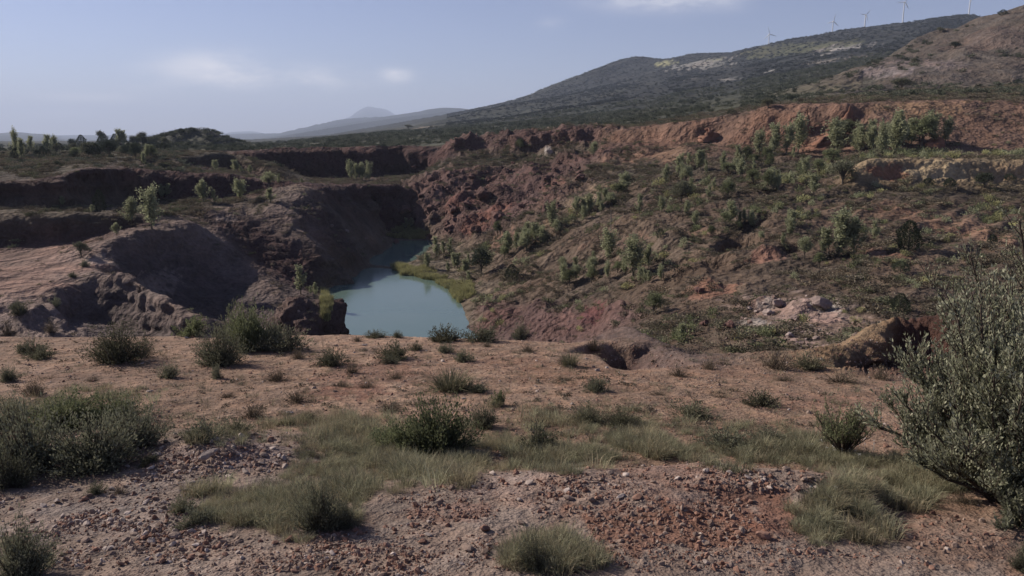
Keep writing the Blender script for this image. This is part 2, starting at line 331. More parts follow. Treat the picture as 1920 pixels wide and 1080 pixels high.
for tri in res[2]:
    a, b, c = (vv[i] for i in tri)
    lo = np.minimum(np.minimum(a, b), c); hi = np.maximum(np.maximum(a, b), c)
    i0 = np.searchsorted(PC, lo[0] - 1e-9); i1 = np.searchsorted(PC, hi[0] + 1e-9)
    j0 = max(0, int(math.floor((lo[1] - Q0) / dq))); j1 = min(NQ, int(math.ceil((hi[1] - Q0) / dq)) + 1)
    if i1 <= i0 or j1 <= j0: continue
    gp = PC[i0:i1][:, None]; gq = QF[j0:j1][None, :]
    det = (b[1] - c[1]) * (a[0] - c[0]) + (c[0] - b[0]) * (a[1] - c[1])
    if abs(det) < 1e-14: continue
    w0 = ((b[1] - c[1]) * (gp - c[0]) + (c[0] - b[0]) * (gq - c[1])) / det
    w1 = ((c[1] - a[1]) * (gp - c[0]) + (a[0] - c[0]) * (gq - c[1])) / det
    w2 = 1 - w0 - w1
    m = (w0 >= -1e-6) & (w1 >= -1e-6) & (w2 >= -1e-6)
    if not m.any(): continue
    V = w0[..., None] * vals[tri[0]] + w1[..., None] * vals[tri[1]] + w2[..., None] * vals[tri[2]]
    fine[i0:i1, j0:j1][m] = V[m]
if np.isnan(fine).any():
    for i in range(NP):
        for k in range(6):
            colv = fine[i, :, k]; bad = np.isnan(colv)
            if bad.any(): fine[i, :, k] = np.interp(QF, QF[~bad], colv[~bad])
def blur(a, n, axis):
    for _ in range(n):
        b = np.take(a, np.clip(np.arange(a.shape[axis]) - 1, 0, None), axis); c = np.take(a, np.clip(np.arange(a.shape[axis]) + 1, None, a.shape[axis] - 1), axis)
        a = .25 * b + .5 * a + .25 * c
    return a
fine[..., 0] = blur(blur(fine[..., 0], 8, 0), 3, 1)
fine[..., 1:] = blur(blur(fine[..., 1:], 6, 0), 6, 1)
# rows of the mesh follow each column's own profile, so that steep faces get rows of their own
YF = np.exp(QF); S = fine[..., 0] / YF
met = np.abs(np.diff(S, axis=1)) * 1.0 + dq * 0.045 * np.clip(1.2 - (QF[1:] - Q0) / 9, .3, 1)
vis = np.maximum.accumulate(S, axis=1)[:, 1:] - S[:, 1:]
met *= np.where(vis > .004, .30, 1.0)
met = blur(blur(met, 25, 0), 4, 1)
NR = 860
cum = np.concatenate([np.zeros((NP, 1)), np.cumsum(met, 1)], 1)
cum /= cum[:, -1:]
QR = np.empty((NP, NR)); G = np.empty((NP, NR, 6))
tt = np.linspace(0, 1, NR)
for i in range(NP): QR[i] = np.interp(tt, cum[i], QF)
QR = blur(QR, 6, 0)
for i in range(NP):
    for k in range(6): G[i, :, k] = np.interp(QR[i], QF, fine[i, :, k])
Y = np.exp(QR); X = PC[:, None] * Y; Zb = G[..., 0]
BASE = np.stack([X, Y, Zb], -1)
def grid_normals(B):
    du = np.gradient(B, axis=0); dv = np.gradient(B, axis=1)
    n = np.cross(du, dv); n /= np.linalg.norm(n, axis=-1, keepdims=True) + 1e-12
    return np.where(n[..., 2:3] < 0, -n, n)
NB = grid_normals(BASE)
steep = np.clip((0.80 - NB[..., 2]) / .35, 0, 1)
amp = G[..., 4] * (1 + 0.8 * steep)
disp = np.zeros_like(X); ridg = np.zeros_like(X)
lam = 0.35
while lam < 700:
    r = np.log2(lam / (Y * 0.030)); w = np.exp(-(r / 1.75) ** 2)
    m = w > .03
    if m.any():
        x_, y_, z_ = X[m] / lam, Y[m] / lam, Zb[m] / lam
        n = pnoise(x_ + 17.3, y_ + 5.1, z_ * .8 + 2.2)
        nr = 1 - 2 * np.abs(n)
        rocky = np.clip((G[..., 4][m] - .06) / .08, 0, 1)
        # gullies run down steep faces: the same noise with its height stretched
        gl = pnoise(x_ * 1.3 + 3.3, y_ * 1.3 + 9.1, z_ * .16 + 7.7) * steep[m]
        disp[m] += w[m] * lam * amp[m] * (n * (1 - .55 * rocky) + .55 * rocky * (nr - .4) + 1.5 * gl)
    lam *= 2
# crisp small relief on rock and cut earth, of the same fineness to the eye near and far
rocky = np.clip((G[..., 4] - .05) / .08, 0, 1.4) * ((Y > 16) & (Y < 280))
for f_, k_ in ((.026, .09), (.012, .17), (.0055, .24)):
    PX = PC[:, None] + 0 * QR; a_ = pnoise(PX / f_ + 9.2, QR / f_, Zb / (f_ * Y)); b_ = pnoise(PX / f_ * 1.7 + 2.2, QR / f_ * .6 + 5, Zb / (f_ * Y) * .22)
    disp += rocky * f_ * Y * k_ * ((1 - 2.2 * np.abs(a_)) * (1 - .5 * steep) + .8 * steep * (1 - 2.2 * np.abs(b_)))
# erosion rills combed down the right slope, and flutes down the spoil heap
rc = X * .73 - Y * .68
rill = np.sin(rc * 2 * np.pi / 3.1 + 2.2 * pnoise(X / 9, Y / 9, Zb / 9) + 1.2 * pnoise(X / 3, Y / 3, Zb / 3))
rw = np.clip((X - 30) / 12, 0, 1) * np.clip((Y - 58) / 10, 0, 1) * np.clip((116 - Y) / 8, 0, 1)
disp += rw * .22 * rill
G[..., 5] *= 1 - rw * .75 * np.clip(rill * 1.5, 0, 1)
rc2 = Y * .95 - X * .30
rill2 = np.sin(rc2 * 2 * np.pi / 6.5 + 3.0 * pnoise(X / 14 + 5, Y / 14, Zb / 14) + 1.4 * pnoise(X / 4, Y / 4 + 7, Zb / 4))
rw2 = np.clip((X + 8) / 12, 0, 1) * np.clip((Y - 66) / 12, 0, 1) * np.clip((190 - Y) / 30, 0, 1) * (1 - rw) * np.clip((G[..., 5] - .3) / .3, 0, 1)
disp += rw2 * .34 * (rill2 - .4 * np.abs(rill2)) * np.clip(Y / 110, .6, 1.3)
G[..., 5] *= 1 - rw2 * .7 * np.clip(rill2 * 1.6, 0, 1)
# ledges of harder beds on the cut faces
disp += steep * np.clip(G[..., 4] / .12, 0, 1.3) * .0042 * Y * np.clip(3 * pnoise(X / 45 + 2, Y / 45, Zb / (.011 * Y + .05) ), -1, 1) * ((Y > 40) & (Y < 270))
hw = np.clip((X - 150) / 30, 0, 1) * ((Y > 290) & (Y < 450))
disp += hw * 1.1 * (1 - 2 * np.abs(pnoise(X / 9 + 3, Y / 60, Zb / 60))) 
shoreband = np.clip(np.abs(Zb - (-25)) / 1.2, .25, 1)
disp *= np.where((Y > 60) & (Y < 200), shoreband, 1)
# foreground stays readable right under the camera
TERR = BASE + NB * disp[..., None]
# broken-rock terraces on the red rock mass
# colour: zone colour, shifted by noise so that borders are ragged
jx = pnoise(X / (Y * .05), Y / (Y * .05) + 31, Zb / (Y * .05))
CG = G[..., 1:4].copy()
tone = np.zeros_like(X)
for lam, a in ((1.2, .16), (5, .2), (22, .18), (90, .12)):
    wgt = np.clip((lam / (Y * .006)), 0, 1)
    tone += a * wgt * pnoise(X / lam + 40, Y / lam + 3, Zb / lam + 11)
CG *= (1 + tone)[..., None]
VEG = G[..., 5]

# ---- hollows and humps of their own
def dent(u, v, ru, depth, stretch=1.0, rot=0.0):
    p_, s_ = ps(u, v); i_ = int(np.searchsorted(PC, p_)); j_ = max(1, int(np.argmax(TERR[i_, :, 2] / TERR[i_, :, 1] >= s_))); c = TERR[i_, j_].copy()
    r = ru * c[1] / F; dx, dy = TERR[..., 0] - c[0], TERR[..., 1] - c[1]; ca, sa = math.cos(rot), math.sin(rot)
    a, b = (dx * ca + dy * sa) / r, (-dx * sa + dy * ca) / (r * stretch); d = a * a + b * b; m = d < 9
    m &= np.abs(TERR[..., 2] - c[2]) < 6 * r
    wob = 1 + .35 * pnoise(TERR[..., 0][m] / (r * .7), TERR[..., 1][m] / (r * .7), TERR[..., 2][m] * 0)
    TERR[..., 2][m] += depth * np.exp(-(d[m] * wob) ** 1.6)
for a in [(1432, 404, 22, -3.5, 1.4, 0), (1402, 418, 28, -5.5, 1.6, 0), (1388, 445, 24, -4.0, 1.5, 0), (1365, 468, 24, -3.2, 1.4, 0), (1335, 488, 26, -2.8, 1.2, 0), (1275, 500, 20, -1.5, 1.2, 0), (1440, 482, 26, 1.0, 1, 0), (1160, 592, 30, 1.2, 1.2, 0), (1010, 578, 24, 1.0, 1.5, 0), (1490, 470, 20, -.8, 1, 0), (1100, 470, 26, 1.2, 2, .5), (1260, 460, 30, 1.4, 2, .4), (1180, 430, 34, 1.5, 2, .4), (1300, 520, 30, 1.0, 1.6, .3),
          (870, 385, 26, 2.2, 1.4, 0), (930, 365, 24, 2.0, 1, 0), (905, 345, 22, -2.0, 1.5, 0), (820, 365, 20, 1.8, 1, 0), (985, 335, 26, 2.0, 1.5, 0), (855, 350, 16, -1.8, 1, 0), (1500, 590, 34, .9, 1, 0), (1430, 575, 30, .8, 1, 0), (1320, 545, 30, .8, 1.5, 0),
          (1150, 672, 26, -.5, .8, 0), (120, 560, 28, .8, 1, 0), (60, 590, 30, .7, 1.2, 0), (1210, 290, 26, 1.4, 1, 0), (1290, 285, 30, 1.2, 1, 0), (1060, 300, 26, 1.8, 1, 0)]:
    dent(*a)
for a in [(1090, 912, 130, .13, .8, 0), (1330, 905, 120, .15, .8, 0), (1480, 908, 80, .12, .8, 0), (1230, 940, 90, .08, .8, 0), (400, 845, 90, .16, .9, 0), (520, 850, 50, .08, 1, 0), (1560, 655, 40, .12, 1, 0)]: dent(*a)
# ---- patches of other soil and rock, each at its own place on the ground
S_T = TERR[..., 2] / TERR[..., 1]
def hit_grid(u, v):
    p, s = ps(u, v); i = int(np.clip(np.searchsorted(PC, p), 0, NP - 1))
    j = np.argmax(S_T[i] >= s)
    return TERR[i, max(j, 1)]
def patch(u, v, ru, rv, rgb, k=.85, rough=.6):
    c = hit_grid(u, v); D = c[1]
    a = hit_grid(u, v + rv); b = hit_grid(u, v - rv)
    rx = ru * D / F; ry = max(abs(b[1] - a[1]) * .5, .4 * rx) ; ry = min(ry, 4 * rx)
    rz = max(abs(b[2] - a[2]) * .5, .3 * rx)
    d = ((TERR[..., 0] - c[0]) / rx) ** 2 + ((TERR[..., 1] - c[1]) / ry) ** 2 + ((TERR[..., 2] - c[2]) / (rz * 1.6)) ** 2
    m = d < 6
    if not m.any(): return
    lam = rx * .35 + .01
    nn = pnoise(TERR[..., 0][m] / lam, TERR[..., 1][m] / lam, TERR[..., 2][m] / lam) + .5 * pnoise(TERR[..., 0][m] / lam * 3, TERR[..., 1][m] / lam * 3, TERR[..., 2][m] / lam * 3)
    w = np.clip((1.1 - d[m] + rough * 2.2 * nn) * 2.2, 0, 1) * k
    CG[m] = CG[m] * (1 - w[:, None]) + .6 * np.array(rgb) * w[:, None]
    VEG[m] *= (1 - .8 * w)
WHITE, PINKR, ORNG, OCH, GRY, RED = (.48, .42, .38), (.42, .29, .25), (.36, .20, .12), (.42, .32, .19), (.2, .175, .17), (.24, .10, .075)
for a in [(1490, 600, 110, 48, (.31, .235, .205), .75, .9), (1560, 620, 60, 34, (.31, .22, .18), .7, .9), (1510, 590, 60, 30, PINKR), (1545, 575, 30, 12, WHITE), (1420, 560, 50, 25, (.34, .23, .19)), (1440, 575, 22, 14, WHITE, .7), (1320, 545, 60, 22, (.30, .165, .12)), (1500, 640, 25, 20, PINKR),
          (1410, 605, 26, 14, WHITE, .7), (1440, 480, 36, 16, (.32, .18, .14)), (1655, 480, 26, 20, (.33, .19, .14)), (1770, 420, 70, 32, (.33, .20, .14), .8), (1860, 450, 40, 40, (.34, .21, .15), .7), (1700, 395, 35, 18, (.33, .2, .14), .7),
          (1080, 380, 60, 10, (.36, .26, .18), .8), (1140, 350, 60, 9, (.36, .26, .18), .6), (1010, 430, 45, 12, (.34, .25, .16), .7), (940, 455, 40, 14, (.34, .2, .15), .7), (1180, 300, 60, 8, (.34, .2, .14), .6), (1250, 290, 60, 10, (.35, .22, .15), .7),
          (1090, 470, 25, 10, (.3, .19, .14), .6), (1180, 450, 40, 10, (.3, .19, .14), .5), (1300, 440, 35, 8, (.3, .19, .14), .5), (1120, 590, 45, 22, (.20, .085, .085), .8), (1060, 600, 30, 15, (.26, .15, .13), .7),
          (1660, 325, 45, 20, (.30, .15, .10), .85), (1760, 320, 60, 14, (.46, .37, .24), .9), (1880, 325, 50, 16, (.42, .30, .19), .8), (1720, 205, 90, 10, (.40, .26, .16), .6), (1500, 285, 45, 10, (.36, .2, .14), .6),
          (905, 425, 50, 20, (.27, .13, .10), .7), (860, 390, 50, 15, (.22, .105, .09), .6), (940, 395, 40, 14, (.25, .12, .095), .6), (1040, 350, 40, 10, (.25, .12, .095), .6), (1030, 285, 8, 5, WHITE, .9),
          (1300, 120, 40, 12, (.42, .40, .36), .8, .9), (1245, 118, 22, 5, (.44, .44, .24), .9), (1340, 113, 14, 3, (.4, .4, .26), .8), (1575, 92, 28, 8, (.55, .50, .46), .9, .8), (1550, 102, 12, 6, (.5, .46, .42), .8), (1545, 118, 25, 3, (.45, .40, .34), .7), (1440, 135, 9, 3, (.6, .56, .5), .8), (1290, 150, 12, 4, (.45, .42, .38), .6), (1365, 150, 14, 5, (.4, .37, .34), .6), (1480, 92, 60, 20, (.16, .16, .08), .8),
          (1660, 140, 34, 14, (.36, .30, .29), .8, .9), (1730, 120, 40, 14, (.33, .26, .24), .7, .9), (1640, 110, 30, 10, (.27, .22, .19), .6), (1860, 70, 60, 30, (.20, .145, .125), .6),
          (790, 240, 30, 2, (.33, .28, .22), .8), (745, 242, 12, 2, (.3, .26, .2), .6), (560, 357, 25, 8, (.34, .25, .19), .8), (330, 412, 30, 8, (.33, .25, .20), .6), (420, 412, 22, 8, (.32, .26, .24), .7), (280, 540, 30, 14, (.36, .28, .25), .7), (190, 490, 35, 12, (.38, .30, .27), .7),
          (350, 855, 60, 20, (.33, .25, .235), .7), (470, 850, 80, 30, (.33, .24, .22), .7), (960, 905, 120, 18, (.38, .29, .255), .7), (1250, 885, 140, 14, (.34, .215, .175), .7), (1250, 985, 260, 50, (.29, .155, .11), .85), (1400, 960, 160, 40, (.27, .135, .095), .8), (1150, 915, 260, 20, (.40, .29, .24), .7), (250, 960, 260, 60, (.34, .275, .245), .7), (850, 960, 80, 20, (.26, .15, .12), .6), (1800, 1010, 150, 60, (.28, .185, .14), .8),
          (1100, 700, 120, 25, (.34, .205, .14), .6), (700, 700, 120, 25, (.28, .155, .115), .6), (650, 735, 80, 15, (.25, .115, .085), .6), (960, 680, 90, 14, (.32, .19, .135), .6), (200, 700, 200, 20, (.265, .175, .135), .5), (1500, 750, 140, 20, (.30, .185, .14), .6), (1350, 700, 100, 14, (.33, .20, .14), .5)]:
    patch(*a)

# ------------------------------------------------------------------ materials
def mat(name):
    m = bpy.data.materials.new(name); m.use_nodes = True
    for n in list(m.node_tree.nodes): m.node_tree.nodes.remove(n)
    return m
class MN:
    """small node helper"""
    def __init__(s, m): s.m = m; s.t = m.node_tree; s.out = s.t.nodes.new('ShaderNodeOutputMaterial')
    def n(s, t, **k):
        x = s.t.nodes.new(t)
        for a, b in k.items():
            if a[0] == '_': x.inputs[a[1:].replace('_', ' ')].default_value = b
            else: setattr(x, a, b)
        return x
    def l(s, a, b): s.t.links.new(a, b)
    def noise(s, vec, scale, detail=4, rough=.6):
        x = s.n('ShaderNodeTexNoise'); x.inputs['Scale'].default_value = scale; x.inputs['Detail'].default_value = detail; x.inputs['Roughness'].default_value = rough
        if vec is not None: s.l(vec, x.inputs['Vector'])
        return x.outputs[0]
    def math(s, op, a, b=None):
        x = s.n('ShaderNodeMath', operation=op)
        for i, v in enumerate((a, b)):
            if v is None: continue
            if isinstance(v, (int, float)): x.inputs[i].default_value = v
            else: s.l(v, x.inputs[i])
        return x.outputs[0]
    def mr(s, v, a, b, c, d):
        x = s.n('ShaderNodeMapRange'); s.l(v, x.inputs[0])
        for i, k in enumerate((a, b, c, d)): x.inputs[i + 1].default_value = k
        return x.outputs[0]
    def mix(s, f, a, b, mode='MIX'):
        x = s.n('ShaderNodeMix', data_type='RGBA', blend_type=mode)
        for i, v in ((0, f), (6, a), (7, b)):
            if isinstance(v, (int, float)): x.inputs[i].default_value = v
            elif isinstance(v, tuple): x.inputs[i].default_value = (*v, 1) if len(v) == 3 else v
            else: s.l(v, x.inputs[i])
        return x.outputs[2]
def ground_material(name, scales, bump, dist):
    m = mat(name); b = MN(m)
    geo = b.n('ShaderNodeNewGeometry'); pos = geo.outputs['Position']
    at = b.n('ShaderNodeVertexColor', layer_name='Col'); c = at.outputs[0]
    h = None
    for i, (sc, k) in enumerate(scales):
        nz = b.noise(pos, sc, 5, .65)
        f = b.mr(nz, .28, .72, 1 - k, 1 + k)
        cb = b.n('ShaderNodeCombineColor'); 
        for q in range(3): b.l(f, cb.inputs[q])
        c = b.mix(1.0, c, cb.outputs[0], 'MULTIPLY')
        hh = b.math('MULTIPLY', nz, 1.0 / sc)
        h = hh if h is None else b.math('ADD', h, hh)
    # warm and cool drifts in the soil
    hue = b.noise(pos, scales[0][0] * 1.7, 3)
    c = b.mix(b.mr(hue, .42, .70, 0, .35), c, b.mix(1.0, c, (1.18, .94, .82), 'MULTIPLY'))
    c = b.mix(b.mr(hue, .56, .25, 0, .30), c, b.mix(1.0, c, (.90, .97, 1.06), 'MULTIPLY'))
    bs = b.n('ShaderNodeBsdfPrincipled'); bs.inputs['Roughness'].default_value = .95; bs.inputs['Specular IOR Level'].default_value = .12
    b.l(c, bs.inputs['Base Color'])
    bp = b.n('ShaderNodeBump'); bp.inputs['Strength'].default_value = bump; bp.inputs['Distance'].default_value = dist
    b.l(h, bp.inputs['Height']); b.l(bp.outputs[0], bs.inputs['Normal']); b.l(bs.outputs[0], b.out.inputs[0])
    return m
M_NEAR = ground_material('terrace_soil', ((1.1, .28), (5.0, .30), (26, .30)), .8, .5)
M_PIT = ground_material('quarry_rock', ((.06, .24), (.35, .30), (1.9, .30)), .9, .55)
M_FAR = ground_material('hill_ground', ((.006, .14), (.03, .18), (.16, .25)), .8, .6)

# ------------------------------------------------------------------ terrain meshes
def tag(o, label=None, cat=None, group=None, kind=None):
    if label: o['label'] = label
    if cat: o['category'] = cat
    if group: o['group'] = group
    if kind: o['kind'] = kind
    return o
def raw_mesh(name, V, Fq, cols=None, smooth=True):
    me = bpy.data.meshes.new(name); V = np.asarray(V, np.float32); Fq = np.asarray(Fq, np.int32)
    k = Fq.shape[1]
    me.vertices.add(len(V)); me.vertices.foreach_set('co', V.ravel())
    me.loops.add(Fq.size); me.loops.foreach_set('vertex_index', Fq.ravel())
    me.polygons.add(len(Fq)); me.polygons.foreach_set('loop_start', np.arange(0, Fq.size, k, dtype=np.int32))
    me.polygons.foreach_set('loop_total', np.full(len(Fq), k, np.int32))
    if smooth: me.polygons.foreach_set('use_smooth', np.ones(len(Fq), bool))
    if cols is not None:
        a = me.color_attributes.new('Col', 'FLOAT_COLOR', 'POINT')
        c = np.ones((len(V), 4), np.float32); c[:, :3] = cols; a.data.foreach_set('color', c.ravel())
    me.update(); me.validate(); return me
def mesh_obj(name, me, m=None, parent=None):
    o = bpy.data.objects.new(name, me); COL.objects.link(o)
    if m and not me.materials: me.materials.append(m)
    if parent: o.parent = parent
    return o
IDX = np.arange(NP * NR).reshape(NP, NR)
quads = np.stack([IDX[:-1, :-1], IDX[1:, :-1], IDX[1:, 1:], IDX[:-1, 1:]], -1)
yq = .25 * (Y[:-1, :-1] + Y[1:, :-1] + Y[1:, 1:] + Y[:-1, 1:])
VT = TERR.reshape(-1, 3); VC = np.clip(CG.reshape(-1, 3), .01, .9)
uq = 960 + F * .985 * (PC[:-1, None] + PC[1:, None]) * .5
heapq = (uq > 1590) & (yq > 288) & (yq < 500)
regions = [('terrace_ground', yq < 33, M_NEAR), ('quarry_ground', (yq >= 33) & (yq < 262), M_PIT),
           ('plain_ground', (yq >= 262) & (yq < 1000) & ~heapq, M_FAR), ('spoil_heap_ground', heapq & (yq >= 262), M_PIT),
           ('mountain_ground', (yq >= 1000) & (yq < 5000), M_FAR), ('distant_hills', yq >= 5000, M_FAR)]
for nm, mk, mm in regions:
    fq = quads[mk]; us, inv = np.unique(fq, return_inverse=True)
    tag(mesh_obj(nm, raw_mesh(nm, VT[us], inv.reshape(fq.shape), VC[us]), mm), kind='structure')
BVH = BVHTree.FromPolygons(VT.tolist(), quads.reshape(-1, 4).tolist())
def ray_uv(u, v):
    p, s = ps(u, v); return Vector((p, 1, s)).normalized()
def hit(u, v):
    h = BVH.ray_cast(Vector((0, 0, 0)), ray_uv(u, v))
    return h[0] if h[0] is not None else Vector(hit_grid(u, v))
def drop(x, y):
    h = BVH.ray_cast(Vector((x, y, 900)), Vector((0, 0, -1)))
    return h[0]

# ------------------------------------------------------------------ lake
m = mat('lake_water'); b = MN(m)
geo = b.n('ShaderNodeNewGeometry')
mpn = b.n('ShaderNodeMapping'); mpn.inputs['Scale'].default_value = (1, .35, 1); b.l(geo.outputs['Position'], mpn.inputs[0])
n1 = b.noise(mpn.outputs[0], 3.0, 4); n2 = b.noise(geo.outputs['Position'], .07, 3)
bs = b.n('ShaderNodeBsdfPrincipled'); bs.inputs['Roughness'].default_value = .12; bs.inputs['IOR'].default_value = 1.33
b.l(b.mix(b.mr(n2, .35, .65, 0, 1), (.092, .140, .122), (.105, .150, .130)), bs.inputs['Base Color'])
bp = b.n('ShaderNodeBump'); bp.inputs['Strength'].default_value = .12; bp.inputs['Distance'].default_value = .05; b.l(n1, bp.inputs['Height']); b.l(bp.outputs[0], bs.inputs['Normal'])
b.l(bs.outputs[0], b.out.inputs[0]); M_WATER = m
nx, ny = 40, 60
gx = np.linspace(-52, 12, nx); gy = np.linspace(56, 198, ny)
gv = np.array([(x, y, WL) for x in gx for y in gy]); gi = np.arange(nx * ny).reshape(nx, ny)
tag(mesh_obj('lake_water', raw_mesh('lake_water', gv, np.stack([gi[:-1, :-1], gi[1:, :-1], gi[1:, 1:], gi[:-1, 1:]], -1).reshape(-1, 4)), M_WATER), kind='structure')
# ------------------------------------------------------------------ vegetation and rock builders
def unit(v): return v / (np.linalg.norm(v, axis=-1, keepdims=True) + 1e-9)
def rvec(n, r=RNG): return unit(r.normal(size=(n, 3)))
class Geo:
    def __init__(s): s.V = []; s.F = []; s.n = 0
    def add(s, V, Fq): s.V.append(V); s.F.append(Fq + s.n); s.n += len(V)
    def leaves(s, C, d, ln, wd, r=RNG, bend=0.0):
        n = len(C); d = unit(d); side = unit(np.cross(d, rvec(n, r))); ln = np.broadcast_to(ln, n)[:, None]; wd = np.broadcast_to(wd, n)[:, None]
        up = np.cross(side, d) * bend * ln
        V = np.stack([C, C + d * ln * .45 + side * wd + up, C + d * ln, C + d * ln * .45 - side * wd + up], 1).reshape(-1, 3)
        s.add(V, np.arange(n * 4).reshape(-1, 4))
    def blades(s, C, d, ln, wd, droop, r=RNG):
        n = len(C); d = unit(d); side = unit(np.cross(d, np.tile([0, 0, 1.], (n, 1)) + .3 * rvec(n, r))); ln = np.broadcast_to(ln, n)[:, None]; wd = np.broadcast_to(wd, n)[:, None]
        droop = np.broadcast_to(droop, n)[:, None]; h = unit(d * [1, 1, 0]); m = C + d * ln * .55; t = C + d * ln * (1 - .1 * droop) + h * ln * droop * .35 - np.array([0, 0, 1]) * ln * droop * .25
        V = np.stack([C - side * wd, C + side * wd, m + side * wd * .7, m - side * wd * .7, t + side * wd * .12, t - side * wd * .12], 1).reshape(-1, 3)
        b = np.arange(n)[:, None] * 6
        s.add(V, np.concatenate([b + [0, 1, 2, 3], b + [3, 2, 4, 5]]))
    def tube(s, P, R, k=5):
        P = np.asarray(P, float); n = len(P); T = unit(np.gradient(P, axis=0)); ref = np.array([.31, .17, .93]); a = unit(np.cross(T, np.tile(ref, (n, 1)) + 1e-3)); c = np.cross(T, a)
        ang = np.linspace(0, 2 * np.pi, k, endpoint=False)
        V = (P[:, None] + np.asarray(R)[:, None, None] * (np.cos(ang)[None, :, None] * a[:, None] + np.sin(ang)[None, :, None] * c[:, None])).reshape(-1, 3)
        f = [[i * k + j, i * k + (j + 1) % k, (i + 1) * k + (j + 1) % k, (i + 1) * k + j] for i in range(n - 1) for j in range(k)]
        s.add(V, np.array(f))
    def mesh(s, name, m, smooth=False):
        me = raw_mesh(name, np.concatenate(s.V), np.concatenate(s.F), smooth=smooth); me.materials.append(m); return me

def leaf_mat(name, a, bcol, trans=.25, spread=.35):
    m = mat(name); b = MN(m)
    geo = b.n('ShaderNodeNewGeometry'); oi = b.n('ShaderNodeObjectInfo')
    c = b.mix(geo.outputs['Random Per Island'], a, bcol)
    f = b.mr(oi.outputs['Random'], 0, 1, 1 - spread, 1 + spread)
    cc = b.n('ShaderNodeCombineColor')
    for q in range(3): b.l(f, cc.inputs[q])
    c = b.mix(1.0, c, cc.outputs[0], 'MULTIPLY')
    d = b.n('ShaderNodeBsdfDiffuse'); t = b.n('ShaderNodeBsdfTranslucent'); mx = b.n('ShaderNodeMixShader'); mx.inputs[0].default_value = trans
    b.l(c, d.inputs[0]); b.l(c, t.inputs[0]); b.l(d.outputs[0], mx.inputs[1]); b.l(t.outputs[0], mx.inputs[2]); b.l(mx.outputs[0], b.out.inputs[0])
    return m
def rock_mat(name, a, bcol, scale=6.0):
    m = mat(name); b = MN(m)
    oi = b.n('ShaderNodeObjectInfo'); tcn = b.n('ShaderNodeTexCoord'); geo = b.n('ShaderNodeNewGeometry')
    n1 = b.noise(geo.outputs['Position'], scale, 6, .65); n2 = b.noise(geo.outputs['Position'], scale * .22, 3)
    c = b.mix(oi.outputs['Random'], a, bcol)
    f = b.math('MULTIPLY', b.mr(n1, .3, .7, .72, 1.28), b.mr(n2, .3, .7, .8, 1.2))
    cc = b.n('ShaderNodeCombineColor')
    for q in range(3): b.l(f, cc.inputs[q])
    c = b.mix(1.0, c, cc.outputs[0], 'MULTIPLY')
    bs = b.n('ShaderNodeBsdfPrincipled'); bs.inputs['Roughness'].default_value = .92; bs.inputs['Specular IOR Level'].default_value = .2
    b.l(c, bs.inputs['Base Color'])
    bp = b.n('ShaderNodeBump'); bp.inputs['Strength'].default_value = .6; bp.inputs['Distance'].default_value = .3 / scale; b.l(n1, bp.inputs['Height']); b.l(bp.outputs[0], bs.inputs['Normal'])
    b.l(bs.outputs[0], b.out.inputs[0]); return m
def plain_mat(name, rgb, rough=.8, spec=.2):
    m = mat(name); b = MN(m); geo = b.n('ShaderNodeNewGeometry'); nz = b.noise(geo.outputs['Position'], 9.0)
    bs = b.n('ShaderNodeBsdfPrincipled'); bs.inputs['Roughness'].default_value = rough; bs.inputs['Specular IOR Level'].default_value = spec
    b.l(b.mix(b.mr(nz, .3, .7, 0, 1), tuple(x * .8 for x in rgb), tuple(x * 1.15 for x in rgb)), bs.inputs['Base Color']); b.l(bs.outputs[0], b.out.inputs[0]); return m

VG = 1.0     # foliage albedos under this photograph's muted light
def lc(r, g, b_): return (r * VG, g * VG, b_ * VG)
M_POP = leaf_mat('poplar_leaves', lc(.240, .252, .150), lc(.335, .342, .220), .45, .12)
M_GRN = leaf_mat('green_leaves', lc(.120, .135, .072), lc(.185, .195, .110), .3)
M_DRK = leaf_mat('dark_evergreen', lc(.050, .058, .040), lc(.080, .090, .060), .12)
M_SAGE = leaf_mat('sage_leaves', lc(.125, .125, .080), lc(.20, .19, .13), .25)
M_DRY = leaf_mat('dry_twigs', lc(.13, .105, .075), lc(.21, .17, .12), .15)
M_BRM = leaf_mat('broom_leaves', lc(.105, .110, .074), lc(.185, .180, .126), .28)
M_HEA = leaf_mat('heath_leaves', lc(.115, .098, .074), lc(.185, .158, .120), .2, .5)
M_HEAG = leaf_mat('heath_green', lc(.105, .110, .066), lc(.165, .165, .100), .2, .4)
M_PLN = leaf_mat('plain_shrub_leaves', lc(.095, .100, .072), lc(.145, .150, .110), .15, .3)
M_HIL = leaf_mat('hillside_leaves', lc(.038, .042, .036), lc(.064, .068, .056), .1, .3)
M_OLV = leaf_mat('silver_leaves', lc(.125, .132, .082), lc(.315, .31, .225), .3)
M_GRS = leaf_mat('grass_blades', lc(.245, .245, .155), lc(.38, .355, .245), .35)
M_STRAW = leaf_mat('straw_blades', lc(.24, .20, .13), lc(.36, .31, .21), .3)
M_REED = leaf_mat('reed_blades', lc(.25, .245, .115), lc(.34, .32, .17), .3)
M_BARK = plain_mat('bark', (.085, .07, .055)); M_TWIG = plain_mat('twig_bark', (.07, .052, .042))
M_DEAD = plain_mat('dead_wood', (.16, .14, .12))

